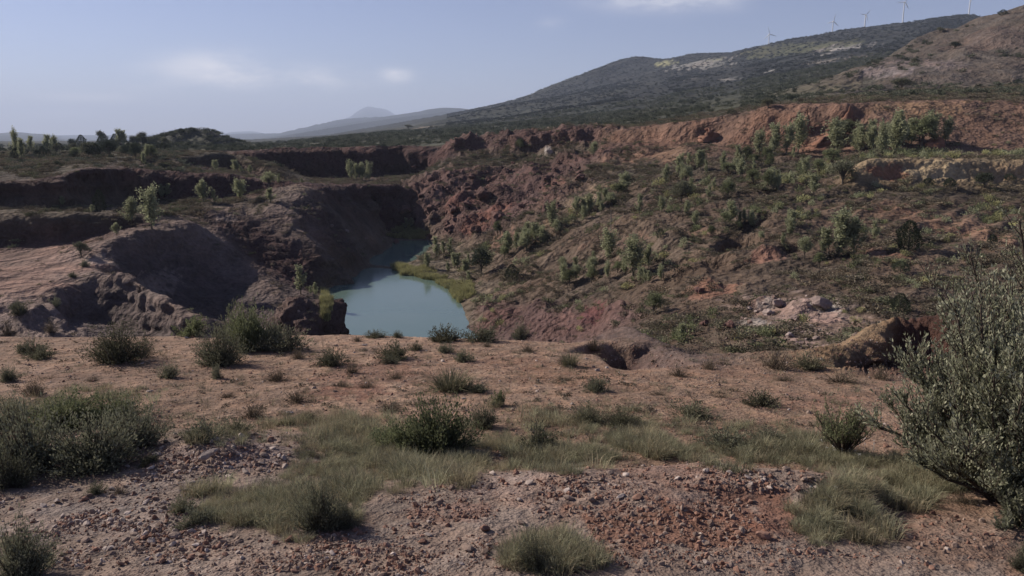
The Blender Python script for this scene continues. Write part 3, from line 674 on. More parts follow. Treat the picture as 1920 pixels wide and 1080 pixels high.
# ---- prototypes: each is a thing (an Empty) with its parts; placed things are copies of these
PROTO_COL = bpy.data.collections.new('prototypes')      # never linked to the scene
def part_of(name, me): return (name, me)
def poplar(seed, slim=.15, n=1900, m=M_POP):
    r = np.random.default_rng(seed); tr, cr = Geo(), Geo()
    zs = np.linspace(-.03, .96, 9); tx = np.cumsum(r.normal(0, .008, 9)); ty = np.cumsum(r.normal(0, .008, 9))
    tr.tube(np.column_stack([tx, ty, zs]), np.interp(zs, [-.03, .96], [.017, .002]), 6)
    K = 22
    for k in range(K):
        h = .10 + .78 * (k + r.random()) / K; a = r.random() * 6.283; L_ = (.16 + .30 * (1 - h)) * r.uniform(.6, 1.15) * (slim / .15) ** .5; tilt = r.uniform(.32, .62)
        b0 = np.array([np.interp(h, zs, tx), np.interp(h, zs, ty), h]); d = np.array([math.cos(a) * math.sin(tilt), math.sin(a) * math.sin(tilt), math.cos(tilt)])
        t = np.linspace(0, 1, 4)[:, None]; P = b0 + d * L_ * t + np.array([0, 0, .05]) * t * t
        tr.tube(P, np.linspace(.006, .0015, 4), 4)
        c = int(n / K * r.uniform(.5, 1.6)); tt_ = r.uniform(.2, 1.08, c)[:, None]
        C = b0 + d * L_ * tt_ + np.array([0, 0, .05]) * tt_ ** 2 + r.normal(0, 1, (c, 3)) * slim * .20 * np.array([1, 1, 1.25])
        cr.leaves(C, rvec(c, r) + [0, 0, .4], r.uniform(.03, .056, c), r.uniform(.012, .022, c), r)
    return [('trunk', tr.mesh('trunk', M_BARK, True)), ('crown', cr.mesh('crown', m))]
def broad(seed, rx=.36, n=2600, m=M_GRN, low=.08):
    r = np.random.default_rng(seed); tr, cr = Geo(), Geo()
    tr.tube([(0, 0, -.04), (.01, 0, .15), (.0, .01, .34), (0, 0, .55)], [.035, .028, .02, .01], 7)
    K = 30
    for k in range(K):
        a = r.random() * 6.283; ph = r.uniform(-.35, 1.35); rr = r.uniform(.45, .92)
        c0 = np.array([math.cos(a) * math.cos(ph) * rx * rr, math.sin(a) * math.cos(ph) * rx * rr, low + .45 + math.sin(ph) * .42 * rr])
        s0 = np.array([0, 0, r.uniform(.12, .45)]); t = np.linspace(0, 1, 4)[:, None]
        tr.tube(s0 + (c0 - s0) * t + np.array([0, 0, .05]) * np.sin(t * 3.14), np.linspace(.012, .003, 4), 4)
        c = int(n / K * r.uniform(.5, 1.5)); sg = r.uniform(.045, .085)
        C = c0 + r.normal(0, sg, (c, 3)) * [1.15, 1.15, .8]
        cr.leaves(C, rvec(c, r) + [0, 0, .25], r.uniform(.03, .055, c), r.uniform(.013, .024, c), r)
    return [('trunk', tr.mesh('trunk', M_BARK, True)), ('crown', cr.mesh('crown', m))]
def juniper(seed, rx=.33, n=2800, m=M_DRK):
    r = np.random.default_rng(seed); tr, cr = Geo(), Geo()
    tr.tube([(0, 0, -.04), (.01, 0, .3), (0, 0, .8)], [.03, .02, .006], 6)
    a = r.random(n) * 6.283; h = r.beta(1.5, 1.6, n); prof = np.sin(np.clip(h * .92 + .08, 0, 1) ** .75 * np.pi) ** .7
    lob = 1 + .22 * np.sin(a * 3 + h * 7 + seed) + .15 * np.sin(a * 5 - h * 11)
    rad = rx * prof * lob * r.uniform(.55, 1.0, n) ** .5
    C = np.column_stack([np.cos(a) * rad, np.sin(a) * rad, .02 + h * .92])
    cr.leaves(C, np.column_stack([np.cos(a), np.sin(a), np.full(n, .9)]) + .6 * rvec(n, r), r.uniform(.03, .065, n), r.uniform(.009, .018, n), r)
    for k in range(8):
        aa = k * .8; tr.tube([(0, 0, .1 + .07 * k), (math.cos(aa) * rx * .5, math.sin(aa) * rx * .5, .2 + .08 * k)], [.01, .003], 4)
    return [('trunk', tr.mesh('trunk', M_BARK, True)), ('crown', cr.mesh('crown', m))]
def sage(seed, n=2000, m=M_SAGE, up=.55, thin=1.0, stems=70, open_=.0, ls=1.0):
    r = np.random.default_rng(seed); st, fo = Geo(), Geo()
    per = n // stems; lobes = r.random(7) * 6.283
    for k in range(stems):
        a = lobes[r.integers(0, 7)] + r.normal(0, .45); t0 = 1.36 * r.random() ** .62; L_ = r.uniform(.5, 1.12) / math.sqrt((math.sin(t0) / .5) ** 2 + (math.cos(t0) / .62) ** 2)
        if k % 3 == 0: L_ *= .72
        d = np.array([math.cos(a) * math.sin(t0), math.sin(a) * math.sin(t0), math.cos(t0)]); b0 = np.array([math.cos(a), math.sin(a), 0]) * r.uniform(0, .16) * t0
        t = np.linspace(0, 1, 4)[:, None]; sag = np.array([0, 0, .05 * up])
        P = b0 + d * L_ * t + sag * t * t + np.array([0, 0, -.03]) * (1 - t)
        st.tube(P, np.linspace(.007, .002, 4), 3)
        c = max(3, int(per * r.uniform(.5, 1.5))); q = r.uniform(.22 + open_, 1.05, c)[:, None]
        C = b0 + d * L_ * q + sag * q * q + r.normal(0, .036, (c, 3)); C[:, 2] = np.abs(C[:, 2])
        fo.leaves(C, d * 1.2 + rvec(c, r) * 1.0 + [0, 0, .5], r.uniform(.045, .095, c) * ls, r.uniform(.008, .016, c) * thin, r)
    return [('stems', st.mesh('stems', M_TWIG, True)), ('foliage', fo.mesh('foliage', m))]
def tuft(seed, n=420, m=M_SAGE, spread=.55):
    r = np.random.default_rng(seed); g, dd = Geo(), Geo()
    for gg, k, mm in ((g, n, m), (dd, n // 4, M_STRAW)):
        a = r.random(k) * 6.283; t0 = np.abs(r.normal(0, spread, k)); rr = np.sqrt(r.random(k)) * .22
        C = np.column_stack([np.cos(a) * rr, np.sin(a) * rr, np.full(k, -.02)]); d = np.column_stack([np.cos(a) * np.sin(t0), np.sin(a) * np.sin(t0), np.cos(t0)]) + .18 * rvec(k, r)
        gg.blades(C, d, r.uniform(.35, .78, k), r.uniform(.004, .009, k), r.uniform(.1, .9, k), r)
    return [('foliage', g.mesh('foliage', m)), ('dry_stalks', dd.mesh('dry_stalks', M_STRAW))]
def place(kindname, parts, name, loc, sxy, sz, rot=None, label=None, cat=None, group=None):
    e = bpy.data.objects.new(name, None); COL.objects.link(e); e.empty_display_size = .1
    e.location = loc; e.scale = (sxy, sxy, sz); e.rotation_euler = (0, 0, random.random() * 6.283 if rot is None else rot)
    for pn, me in parts:
        o = bpy.data.objects.new(pn, me); COL.objects.link(o); o.parent = e
    return tag(e, label, cat, group)
PROTO = {
    'poplar': [poplar(1), poplar(2, .17), poplar(3, .13), poplar(4, .19)],
    'thin': [poplar(5, .10, 1100), poplar(6, .09, 900)],
    'broad': [broad(11), broad(12, .42), broad(13, .33, m=M_POP)],
    'dkbroad': [broad(14, .40, m=M_DRK), broad(15, .44, m=M_BRM)],
    'juniper': [juniper(21), juniper(22, .28), juniper(23, .42)],
    'sage': [sage(31), sage(32, 2400), sage(33, 1700, up=.8)],
    'broom': [sage(34, 3000, M_BRM, .9, .8, 90), sage(35, 2800, M_BRM, .7, .9, 80)],
    'leafy': [sage(36, 3600, M_GRN, .6, 1.3, 70, .1), sage(37, 3400, M_GRN, .6, 1.2, 60, .15)],
    'dry': [sage(38, 1100, M_DRY, .4, .6, 110), sage(39, 1000, M_DRY, .6, .6, 100)],
    'bigbroom': [sage(44, 9000, M_BRM, .8, .55, 200, .0, .6), sage(45, 8000, M_BRM, .8, .55, 180, .0, .6)],
    'bigleafy': [sage(46, 9000, M_GRN, .7, .8, 150, .05, .6)],
    'bigsage': [sage(47, 7000, M_SAGE, .7, .6, 160, .0, .6)],
    'tuft': [tuft(41), tuft(42, 500, M_SAGE, .7), tuft(43, 380, M_GRS, .45)],
}
def plant(kind, name, u, v, hpx, wpx=None, label=None, cat=None, group=None, k=None, unit_w=None):
    c = hit(u, v); D = c.y
    Hm = hpx * D / F
    lst = PROTO[kind]; parts = lst[random.randrange(len(lst)) if k is None else k % len(lst)]
    if kind in ('sage', 'broom', 'leafy', 'dry', 'tuft', 'bigbroom', 'bigleafy', 'bigsage'):
        sz = Hm / .62; sxy = (wpx if wpx else hpx * 1.3) * D / F / .95
    else:
        sz = Hm; sxy = Hm if wpx is None else wpx * D / F / .62
    return place(kind, parts, name, c - Vector((0, 0, .02)), sxy, sz, None, label, cat, group)

# ---- scatters of what nobody could count: one object each, instances on points
def proto_obj(name, parts_or_mesh, col):
    o = bpy.data.objects.new(name, parts_or_mesh); col.objects.link(o); return o
def scatter(name, P, scale, protos, kind_label, rot=None, nrm=None):
    P = np.asarray(P, np.float32); n = len(P)
    col = bpy.data.collections.new(name + '_set')
    for i, me in enumerate(protos): proto_obj(name + '_piece', me, col)
    me = bpy.data.meshes.new(name); me.vertices.add(n); me.vertices.foreach_set('co', P.ravel())
    sc = np.asarray(scale, np.float32)
    if sc.ndim == 1: sc = np.stack([sc] * 3, 1)
    a = me.attributes.new('sc', 'FLOAT_VECTOR', 'POINT'); a.data.foreach_set('vector', sc.ravel())
    if rot is None: rot = np.column_stack([np.zeros(n), np.zeros(n), RNG.random(n) * 6.283])
    a = me.attributes.new('ro', 'FLOAT_VECTOR', 'POINT'); a.data.foreach_set('vector', rot.astype(np.float32).ravel())
    a = me.attributes.new('pk', 'INT', 'POINT'); a.data.foreach_set('value', RNG.integers(0, len(protos), n).astype(np.int32))
    o = bpy.data.objects.new(name, me); COL.objects.link(o)
    ng = bpy.data.node_groups.new(name, 'GeometryNodeTree')
    ng.interface.new_socket('Geometry', in_out='INPUT', socket_type='NodeSocketGeometry'); ng.interface.new_socket('Geometry', in_out='OUTPUT', socket_type='NodeSocketGeometry')
    gi, go = ng.nodes.new('NodeGroupInput'), ng.nodes.new('NodeGroupOutput'); ip = ng.nodes.new('GeometryNodeInstanceOnPoints'); ci = ng.nodes.new('GeometryNodeCollectionInfo')
    ci.inputs['Collection'].default_value = col; ci.inputs['Separate Children'].default_value = True; ci.inputs['Reset Children'].default_value = True
    def na(nm, t):
        x = ng.nodes.new('GeometryNodeInputNamedAttribute'); x.data_type = t; x.inputs['Name'].default_value = nm
        return [s_ for s_ in x.outputs if s_.enabled and s_.name == 'Attribute'][0]
    lk = ng.links.new
    lk(gi.outputs[0], ip.inputs['Points']); lk(ci.outputs[0], ip.inputs['Instance']); ip.inputs['Pick Instance'].default_value = True
    lk(na('pk', 'INT'), ip.inputs['Instance Index']); lk(na('sc', 'FLOAT_VECTOR'), ip.inputs['Scale'])
    e2r = ng.nodes.new('FunctionNodeEulerToRotation'); lk(na('ro', 'FLOAT_VECTOR'), e2r.inputs[0]); lk(e2r.outputs[0], ip.inputs['Rotation'])
    lk(ip.outputs[0], go.inputs[0])
    md = o.modifiers.new('scatter', 'NODES'); md.node_group = ng
    o['kind'] = 'stuff'; o['label'] = kind_label
    return o
def low_shrub(seed, n, m, size=.12, flat=.62, core=True):
    r = np.random.default_rng(seed); g = Geo(); K = 9
    cen = np.column_stack([r.normal(0, .26, K), r.normal(0, .26, K), r.uniform(.15, .55, K) * flat])
    k = r.integers(0, K, n); C = cen[k] + r.normal(0, .15, (n, 3)) * [1, 1, .8]; C[:, 2] = np.abs(C[:, 2])
    d = unit(C - [0, 0, .1]) + .8 * rvec(n, r) + [0, 0, .3]
    g.leaves(C - unit(d) * size * .5, d, r.uniform(.7, 1.4, n) * size, r.uniform(.25, .5, n) * size, r)
    return g.mesh('shrub', m)
# cells of the terrain, for choosing where stuff grows
cellA = np.abs((X[1:, :-1] - X[:-1, :-1]) * (Y[:-1, 1:] - Y[:-1, :-1]))
cellV = VEG[:-1, :-1]; cellY = yq; cellN = NB[:-1, :-1, 2]
Scell = S_T[:-1, :-1]; hidden = np.maximum.accumulate(Scell, axis=1) - Scell
pcell = np.abs(PC[:-1, None]) * np.ones_like(cellY)
def sample_cells(weight, maxn):
    w = weight.ravel(); tot = w.sum(); n = int(min(maxn, tot))
    idx = RNG.choice(w.size, n, p=w / tot); i, j = np.unravel_index(idx, weight.shape)
    a, b_ = RNG.random(n)[:, None], RNG.random(n)[:, None]
    T = TERR
    p = (1 - a) * ((1 - b_) * T[i, j] + b_ * T[i, j + 1]) + a * ((1 - b_) * T[i + 1, j] + b_ * T[i + 1, j + 1])
    return p, i, j
# ------------------------------------------------------------------ scrub that reads as one mass
frame = (pcell < .74) & (hidden < .02)
HEATH = [low_shrub(51, 130, M_HEA), low_shrub(52, 120, M_HEA, .13), low_shrub(53, 130, M_HEAG), low_shrub(54, 90, M_DRY, .15), low_shrub(57, 120, M_HEA, .12)]
PLSH = [low_shrub(55, 170, M_PLN, .15, .9), low_shrub(56, 150, M_PLN, .17, .8), low_shrub(58, 160, M_DRK, .16, .9)]
HLSH = [low_shrub(155, 120, M_HIL, .18, .9), low_shrub(156, 110, M_HIL, .2, .8)]
clump = pnoise(X / 6 + 3, Y / 6, Zb / 6)[:-1, :-1] + .7 * pnoise(X / 2.2, Y / 2.2 + 8, Zb / 2.2)[:-1, :-1]
clump = np.clip(.42 + 2.3 * clump, .02, 2.2)
w = cellA * cellV * np.clip((cellN - .50) / .25, 0, 1) * clump * frame * ((cellY > 36) & (cellY < 262)) * 3.2
p, i, j = sample_cells(w, 46000); p = p[p[:, 2] > WL + .15]
sz = RNG.uniform(.35, .95, len(p)) * (1 + .25 * (p[:, 1] > 120)) * RNG.choice([1, 1, 1, 1.6], len(p))
scatter('heath_scrub', p, np.column_stack([sz * 1.15, sz * 1.15, sz * RNG.uniform(.55, .95, len(p))]), HEATH, 'low grey-brown heath scrub covering the quarry slopes')
gcl = np.clip(-.02 + 1.5 * pnoise(X / 11 + 13, Y / 11, Zb / 11)[:-1, :-1] + .8 * pnoise(X / 3.5, Y / 3.5 + 4, Zb / 3.5)[:-1, :-1], 0, 1.5)
w = cellA * cellV * np.clip((cellN - .5) / .25, 0, 1) * gcl * frame * ((cellY > 40) & (cellY < 158)) * (X[:-1, :-1] > -12) * .95
p, i, j = sample_cells(w, 14000); p = p[p[:, 2] > WL + .15]
sz = RNG.uniform(.6, 1.5, len(p)) * np.clip(p[:, 1] / 110, .7, 1.3)
scatter('green_scrub', p, np.column_stack([sz * 1.0, sz * 1.0, sz * RNG.uniform(.8, 1.3, len(p))]), [low_shrub(151, 150, M_POP, .13, .9), low_shrub(154, 150, M_REED, .13, .7), low_shrub(152, 140, M_GRN, .14, .9), low_shrub(153, 130, M_SAGE, .13, .8)], 'fresh green undergrowth spread over the right quarry slope')
bigc = np.clip(.6 + 1.4 * pnoise(X / 40 + 3, Y / 40, Zb / 40)[:-1, :-1], .1, 2)
w = cellA * cellV * bigc * frame * (cellY >= 180) * (cellY < 1000) * (~heapq) * np.clip(400 / cellY, .1, 1) ** .6 / 16
w *= np.where((cellY < 262) & (cellV < .8), 0, 1) * np.where((PC[:-1, None] < -.3), .35, 1)
p, i, j = sample_cells(w, 26000)
sz = RNG.uniform(.9, 2.3, len(p)) * np.clip(p[:, 1] / 350, .8, 1.6)
scatter('plain_scrub', p, np.column_stack([sz * 1.25, sz * 1.25, sz]), PLSH, 'dark green shrubs covering the plain beyond the quarry rim')
w = cellA * cellV * np.clip(bigc, .3, 1.5) * frame * (cellY >= 1000) * (cellY < 3300) * (PC[:-1, None] > -.08) / 110
p, i, j = sample_cells(w, 30000)
sz = RNG.uniform(2.0, 5.0, len(p))
scatter('hillside_scrub', p, np.column_stack([sz * 1.3, sz * 1.3, sz * .8]), HLSH, 'dark scrub speckling the long hillside under the turbines')
w = cellA * frame * heapq * np.clip(pnoise(X / 25 + 9, Y / 25, Zb / 25)[:-1, :-1] + .02, 0, 1) * .05 * (cellY > 288)
p, i, j = sample_cells(w, 1800)
sz = RNG.uniform(.9, 2.6, len(p)); scatter('spoil_heap_scrub', p, np.column_stack([sz * 1.2, sz * 1.2, sz]), PLSH, 'scattered dark shrubs on the bare spoil heap')
# scrub on the small left hill and left benches
uu = 960 + F * .985 * PC[:-1, None] * np.ones_like(cellY)
w = cellA * (cellY > 150) * (cellY < 425) * (NB[:-1, :-1, 2] > .8) * (Zb[:-1, :-1] > -9) * (uu > -150) * (uu < 510) * np.where((uu > 270) & (uu < 470) & (cellY > 290), 2.2, .55) * np.clip(.6 + 1.3 * pnoise(X / 9, Y / 9, Zb / 9)[:-1, :-1], .05, 2) / 9 * frame
p, i, j = sample_cells(w, 7000)
sz = RNG.uniform(.8, 2.2, len(p)) * np.where(p[:, 1] > 300, 1.15, .75); scatter('knoll_scrub', p, np.column_stack([sz * 1.1, sz * 1.1, sz]), PLSH, 'dark bushes massed over the rounded knoll on the left')

# ------------------------------------------------------------------ grass, straw and reeds
def blob_points(blobs, per):
    out = []
    for (u, v, ru, rv, k) in blobs:
        n = int(per * k * ru * rv / 1000)
        a = RNG.random(n) * 6.283; r = np.sqrt(RNG.random(n)) * np.clip(1 + .25 * np.sin(a * 3 + u) + .2 * np.sin(a * 7 + v), .4, 1.5)
        for x, y in zip(u + ru * r * np.cos(a), v + rv * r * np.sin(a)):
            if y < 1100: out.append(hit(x, y))
    return np.array([tuple(q) for q in out])
def tuft_mesh(seed, n, m, spread, wd=.010, L0=.5, L1=1.0):
    r = np.random.default_rng(seed); g = Geo(); a = r.random(n) * 6.283; t0 = np.abs(r.normal(0, spread, n)); rr = np.sqrt(r.random(n)) * .35
    C = np.column_stack([np.cos(a) * rr, np.sin(a) * rr, np.full(n, -.03)]); d = np.column_stack([np.cos(a) * np.sin(t0), np.sin(a) * np.sin(t0), np.cos(t0)]) + .15 * rvec(n, r)
    g.blades(C, d, r.uniform(L0, L1, n), r.uniform(.6, 1.2, n) * wd, r.uniform(.1, 1.0, n), r); return g.mesh('grass', m)
GR = [tuft_mesh(61, 60, M_GRS, .35), tuft_mesh(62, 50, M_GRS, .5), tuft_mesh(63, 40, M_STRAW, .35), tuft_mesh(64, 50, M_SAGE, .55), tuft_mesh(65, 55, M_GRS, .4), tuft_mesh(60, 40, M_BRM, .5), tuft_mesh(59, 30, M_STRAW, .6), tuft_mesh(58, 36, M_STRAW, .3)]
gblobs = [(700, 880, 130, 45, 1.3), (620, 910, 90, 55, 1.3), (820, 865, 150, 40, 1.2), (960, 850, 130, 35, 1.1), (1090, 855, 110, 22, 1), (1200, 845, 120, 28, 1), (1330, 855, 110, 24, 1.1), (1470, 850, 110, 26, 1), (1590, 868, 90, 22, 1.1), (1700, 880, 120, 34, 1), (1640, 925, 110, 34, 1), (1560, 975, 80, 40, 1.2), (1620, 1000, 60, 22, .8), (1760, 905, 70, 26, .8),
          (520, 960, 110, 45, 1.2), (430, 950, 70, 35, .9), (700, 815, 90, 40, .7), (560, 800, 100, 22, .6), (420, 820, 70, 16, .7), (1000, 790, 120, 25, .4), (1130, 800, 110, 30, .6), (1270, 800, 110, 30, .5), (200, 740, 120, 16, .6), (60, 760, 80, 20, .8), (640, 835, 80, 45, .8), (1030, 1040, 80, 35, .9), (1100, 1060, 60, 25, .5), (1420, 820, 110, 22, .6), (40, 1040, 70, 40, .5), (900, 815, 60, 25, .5)]
gp = blob_points(gblobs, 95)
gn = pnoise(gp[:, 0] / .55, gp[:, 1] / .55, gp[:, 2]) + .6 * pnoise(gp[:, 0] / .22, gp[:, 1] / .3 + 5, gp[:, 2])
gp = gp[gn > -.16 - .25 * RNG.random(len(gp))]; gn = pnoise(gp[:, 0] / .9, gp[:, 1] / .9, gp[:, 2])
gs = RNG.uniform(.09, .26, len(gp)) * np.clip(1.0 + 1.1 * gn, .6, 1.6)
scatter('grass', gp, np.column_stack([gs * 1.1, gs * 1.1, gs]), GR, 'pale green and straw grass growing along the terrace and gravel')
tb = blob_points([(640, 800, 40, 18, 1.4), (600, 810, 40, 20, .7), (720, 850, 70, 20, .5), (1240, 840, 60, 12, .5)], 40)
ts = RNG.uniform(.3, .5, len(tb)); scatter('dry_grass_stalks', tb, np.column_stack([ts * .5, ts * .5, ts]), [tuft_mesh(66, 9, M_STRAW, .14, .007, .7, 1.1)], 'thin straw-coloured grass stalks standing in the grass strip')
# sparse sprouts over the red terrace
sp = np.array([tuple(hit(RNG.uniform(-20, 1640), RNG.uniform(640, 830))) for _ in range(1000)])
ss = RNG.uniform(.08, .24, len(sp)); scatter('terrace_sprouts', sp, np.column_stack([ss * 1.2, ss * 1.2, ss * .8]), [tuft_mesh(67, 40, M_SAGE, .6), tuft_mesh(68, 30, M_DRY, .8), low_shrub(69, 70, M_HEA, .16, .5)], 'tiny dry sprouts dotted over the red terrace soil')
RD = [tuft_mesh(71, 60, M_REED, .18, .02), tuft_mesh(72, 50, M_REED, .25, .02)]
rp = blob_points([(765, 443, 32, 5, 7), (770, 514, 30, 4, 8), (805, 523, 26, 4, 8), (838, 536, 20, 6, 7), (858, 552, 12, 12, 6), (750, 503, 14, 5, 7), (872, 545, 16, 12, 3), (790, 508, 30, 5, 2), (780, 437, 24, 4, 5), (612, 570, 8, 26, 2.5), (760, 430, 20, 6, 2)], 260)
rp = rp[rp[:, 2] > WL - .25]
rs = RNG.uniform(.7, 1.5, len(rp)); scatter('reeds', rp, np.column_stack([rs * .8, rs * .8, rs]), RD, 'yellow-green reeds fringing the lake shore')
fl = blob_points([(1600, 850, 45, 18, 1), (1545, 845, 30, 10, .7), (1540, 930, 30, 8, .4)], 28)
r_ = np.random.default_rng(5); g = Geo(); g.leaves(r_.normal(0, .05, (5, 3)) + [0, 0, .8], rvec(5, r_), .09, .05, r_); g.blades(np.zeros((3, 3)), rvec(3, r_) * .15 + [0, 0, 1], .8, .006, np.zeros(3), r_)
M_PETAL = leaf_mat('white_petals', (.55, .54, .52), (.62, .6, .58), .3)
scatter('small_white_flowers', fl, np.full(len(fl), .17), [g.mesh('flower', M_PETAL)], 'tiny white flowers in the grass below the airy bush')

# ------------------------------------------------------------------ rocks
def rock_mesh(seed, sub, m, flat=.7, rough=.28, facet=True):
    import bmesh
    bm = bmesh.new(); bmesh.ops.create_icosphere(bm, subdivisions=sub, radius=.5)
    V = np.array([v.co[:] for v in bm.verts]); r = np.random.default_rng(seed)
    # cut by random planes for angular faces, then roughen
    for _ in range(14):
        nrm = rvec(1, r)[0]; dd = r.uniform(.24, .42); q = V @ nrm - dd; V -= np.clip(q, 0, None)[:, None] * nrm * .98
    V += unit(V) * (pnoise(V[:, 0] * 4 + seed, V[:, 1] * 4, V[:, 2] * 4) * rough * .25)[:, None]
    V *= [1, r.uniform(.6, .9), flat]
    for v, c in zip(bm.verts, V): v.co = c
    me = bpy.data.meshes.new('rock'); bm.to_mesh(me); bm.free(); me.materials.append(m); return me
M_PEB = rock_mat('pink_pebbles', (.185, .128, .102), (.245, .182, .15), 14)
M_PEBR = rock_mat('red_pebbles', (.17, .090, .064), (.25, .145, .108), 14)
M_PALE = rock_mat('pale_stone', (.30, .24, .21), (.40, .33, .295), 12)
M_DRED = rock_mat('dark_red_rock', (.085, .046, .040), (.125, .068, .058), 1.2)
M_PROCK = rock_mat('pink_rock', (.17, .115, .10), (.30, .24, .22), 2.2)
M_REDR = rock_mat('red_rock', (.15, .075, .052), (.20, .105, .075), 1.0)
PEB = [rock_mesh(80 + k, 1, M_PEB if k % 3 else M_PALE if k == 3 else M_PEBR, .65) for k in range(7)]
PEBR = [rock_mesh(90 + k, 1, M_PEBR if k % 3 else M_PEB, .65) for k in range(6)]
gravel = [(200, 950, 230, 60, 1), (150, 1030, 200, 55, 1.1), (430, 1040, 230, 45, 1.2), (400, 850, 140, 40, 1.3), (300, 880, 120, 30, 1.1), (500, 860, 60, 30, 1), (640, 1040, 150, 45, 1.3), (850, 1040, 150, 45, 1.2), (850, 950, 130, 32, 1.2), (1000, 915, 200, 30, 1.5), (1250, 900, 220, 24, 1.5), (1480, 900, 130, 24, 1.2), (1250, 960, 200, 45, 1.0), (1380, 1030, 180, 50, .9), (1150, 1030, 130, 45, 1), (1650, 1040, 130, 40, .5), (1820, 1000, 120, 60, .35), (80, 900, 60, 20, .8)]
pp = blob_points(gravel, 190)
ps_ = np.clip(RNG.lognormal(-3.60, .66, len(pp)) * np.clip(1 + 1.1 * pnoise(pp[:, 0] / .8 + 4, pp[:, 1] / .8, pp[:, 2]), .55, 1.9), .010, .15)
rr_ = RNG.random((len(pp), 3)) * 6.283 * [.25, .25, 1]
redness = pnoise(pp[:, 0] / 1.4, pp[:, 1] / 1.4, pp[:, 2]) * .8 + np.clip((pp[:, 0] + .6) / 2.0, -.6, .6) - np.clip((pp[:, 1] - 9.2) * .7, -.3, .5)
isr = redness + .5 * RNG.normal(size=len(pp)) > .02
shp = np.column_stack([np.ones(len(pp)), RNG.uniform(.7, 1.2, len(pp)), RNG.uniform(.5, 1.0, len(pp))])
scatter('gravel', (pp - [0, 0, .002])[~isr], (ps_[:, None] * shp)[~isr], PEB, 'pinkish grey angular gravel covering the foreground mound', rr_[~isr])
scatter('red_gravel', (pp - [0, 0, .002])[isr], (ps_[:, None] * shp)[isr], PEBR, 'reddish angular gravel on the right of the foreground mound', rr_[isr])
tp = np.array([tuple(hit(RNG.uniform(-30, 1950), RNG.uniform(632, 880) if k % 3 else RNG.uniform(632, 720))) for k in range(11000)])
tz = np.clip(RNG.lognormal(-2.95, .5, len(tp)), .02, .2)
scatter('terrace_pebbles', tp, tz * RNG.uniform(.6, 1.1, len(tp)), PEBR + PEB[:4], 'small stones strewn over the red terrace soil', RNG.random((len(tp), 3)) * 6.283 * [.15, .15, 1])
# single stones of the foreground, large enough to be picked out
STONE = [rock_mesh(100 + k, 2, (M_PEB, M_PEB, M_PEBR, M_PALE)[k % 4], .6) for k in range(12)]
def stone(u, v, wpx, label, group=None, k=None, flat=1.0, tilt=.25, name='stone', cat='stone', lst=STONE, sink=.12):
    c = hit(u, v); s = wpx * c.y / F
    o = bpy.data.objects.new(name, lst[random.randrange(len(lst)) if k is None else k]); COL.objects.link(o)
    o.scale = (s * 1.15, s * random.uniform(.85, 1.15), s * flat); o.rotation_euler = (random.uniform(-tilt, tilt), random.uniform(-tilt, tilt), random.random() * 6.28)
    o.location = c + Vector((0, 0, s * flat * (.30 - sink)))
    return tag(o, label, cat, group)
heroes = [(388, 868, 42, 'pale grey slab tilted on edge on the left stone heap', 3, .8), (368, 912, 34, 'long whitish stone beside the left grass patch', 3, .7), (348, 925, 20, 'small white stone just below the long whitish stone', 7, .7),
          (228, 868, 26, 'blocky pink stone at the foot of the dark left shrubs', 0, 1.1), (240, 876, 14, 'pale chip beside the blocky pink stone on the left', 3, .8), (284, 878, 24, 'flat pale stone on the left heap below the shrub edge', 7, .5),
          (210, 918, 22, 'flat grey stone right of the dark round tuft', 11, .6), (430, 895, 22, 'light flat stone on the right side of the left heap', 3, .6), (160, 1015, 26, 'rounded pale stone alone on the lower left gravel', 5, .8),
          (330, 1008, 26, 'grey pointed stone in front of the dark left tussock', 1, 1.0), (238, 963, 18, 'whitish chip in the middle of the left gravel', 7, .5), (880, 1030, 36, 'broad brown flat rock in the bottom centre gravel', 9, .6),
          (908, 994, 28, 'dark red block on the right gravel mound edge', 2, .9), (1432, 1008, 34, 'dark red boulder casting a black shadow on the red gravel', 10, 1.0), (1165, 932, 26, 'pale stone pair half on the right mound', 3, .6), (1195, 935, 30, 'long dark shadowed stone on the right mound', 6, .5),
          (1065, 935, 22, 'grey stone on the crest of the centre gravel', 1, .9), (1110, 940, 24, 'brown cube-like stone right of the grey crest stone', 9, .9), (925, 892, 24, 'whitish stone capping the gravel crest by the grass', 3, .9), (1402, 897, 20, 'white stone near the right end of the gravel crest', 7, .9),
          (1442, 916, 20, 'pale wedge stone below the white crest stone', 3, .7), (750, 935, 20, 'pinkish flat stone at the left tip of the right gravel mound', 0, .6), (805, 980, 16, 'small grey stone on the red gravel below the grass', 11, .8), (805, 1005, 20, 'light angular stone in the centre foreground', 3, .7),
          (1100, 1045, 30, 'brown stone with a dark hollow at the bottom edge', 2, .8), (865, 1058, 14, 'small bright stone at the bottom edge', 7, .9), (1370, 1062, 24, 'pair-like pink stone near the bottom right gravel', 0, .8), (1690, 1055, 16, 'lone pale stone on the bottom right soil', 3, .7), (1705, 1028, 14, 'pale pebble above the lone stone on the right soil', 7, .6)]
for (u, v, w_, lab, k, fl_) in heroes:
    o = stone(u, v, w_, lab, None, k, fl_)
    if 'tilted on edge' in lab: o.scale = (o.scale.x * 1.1, o.scale.y * .8, o.scale.z * .55); o.rotation_euler = (.95, -.25, .5); o.location.z += .07
    if 'long whitish' in lab: o.scale = (o.scale.x * 1.5, o.scale.y * .55, o.scale.z * .7); o.rotation_euler = (.5, .35, 1.1); o.location.z += .03
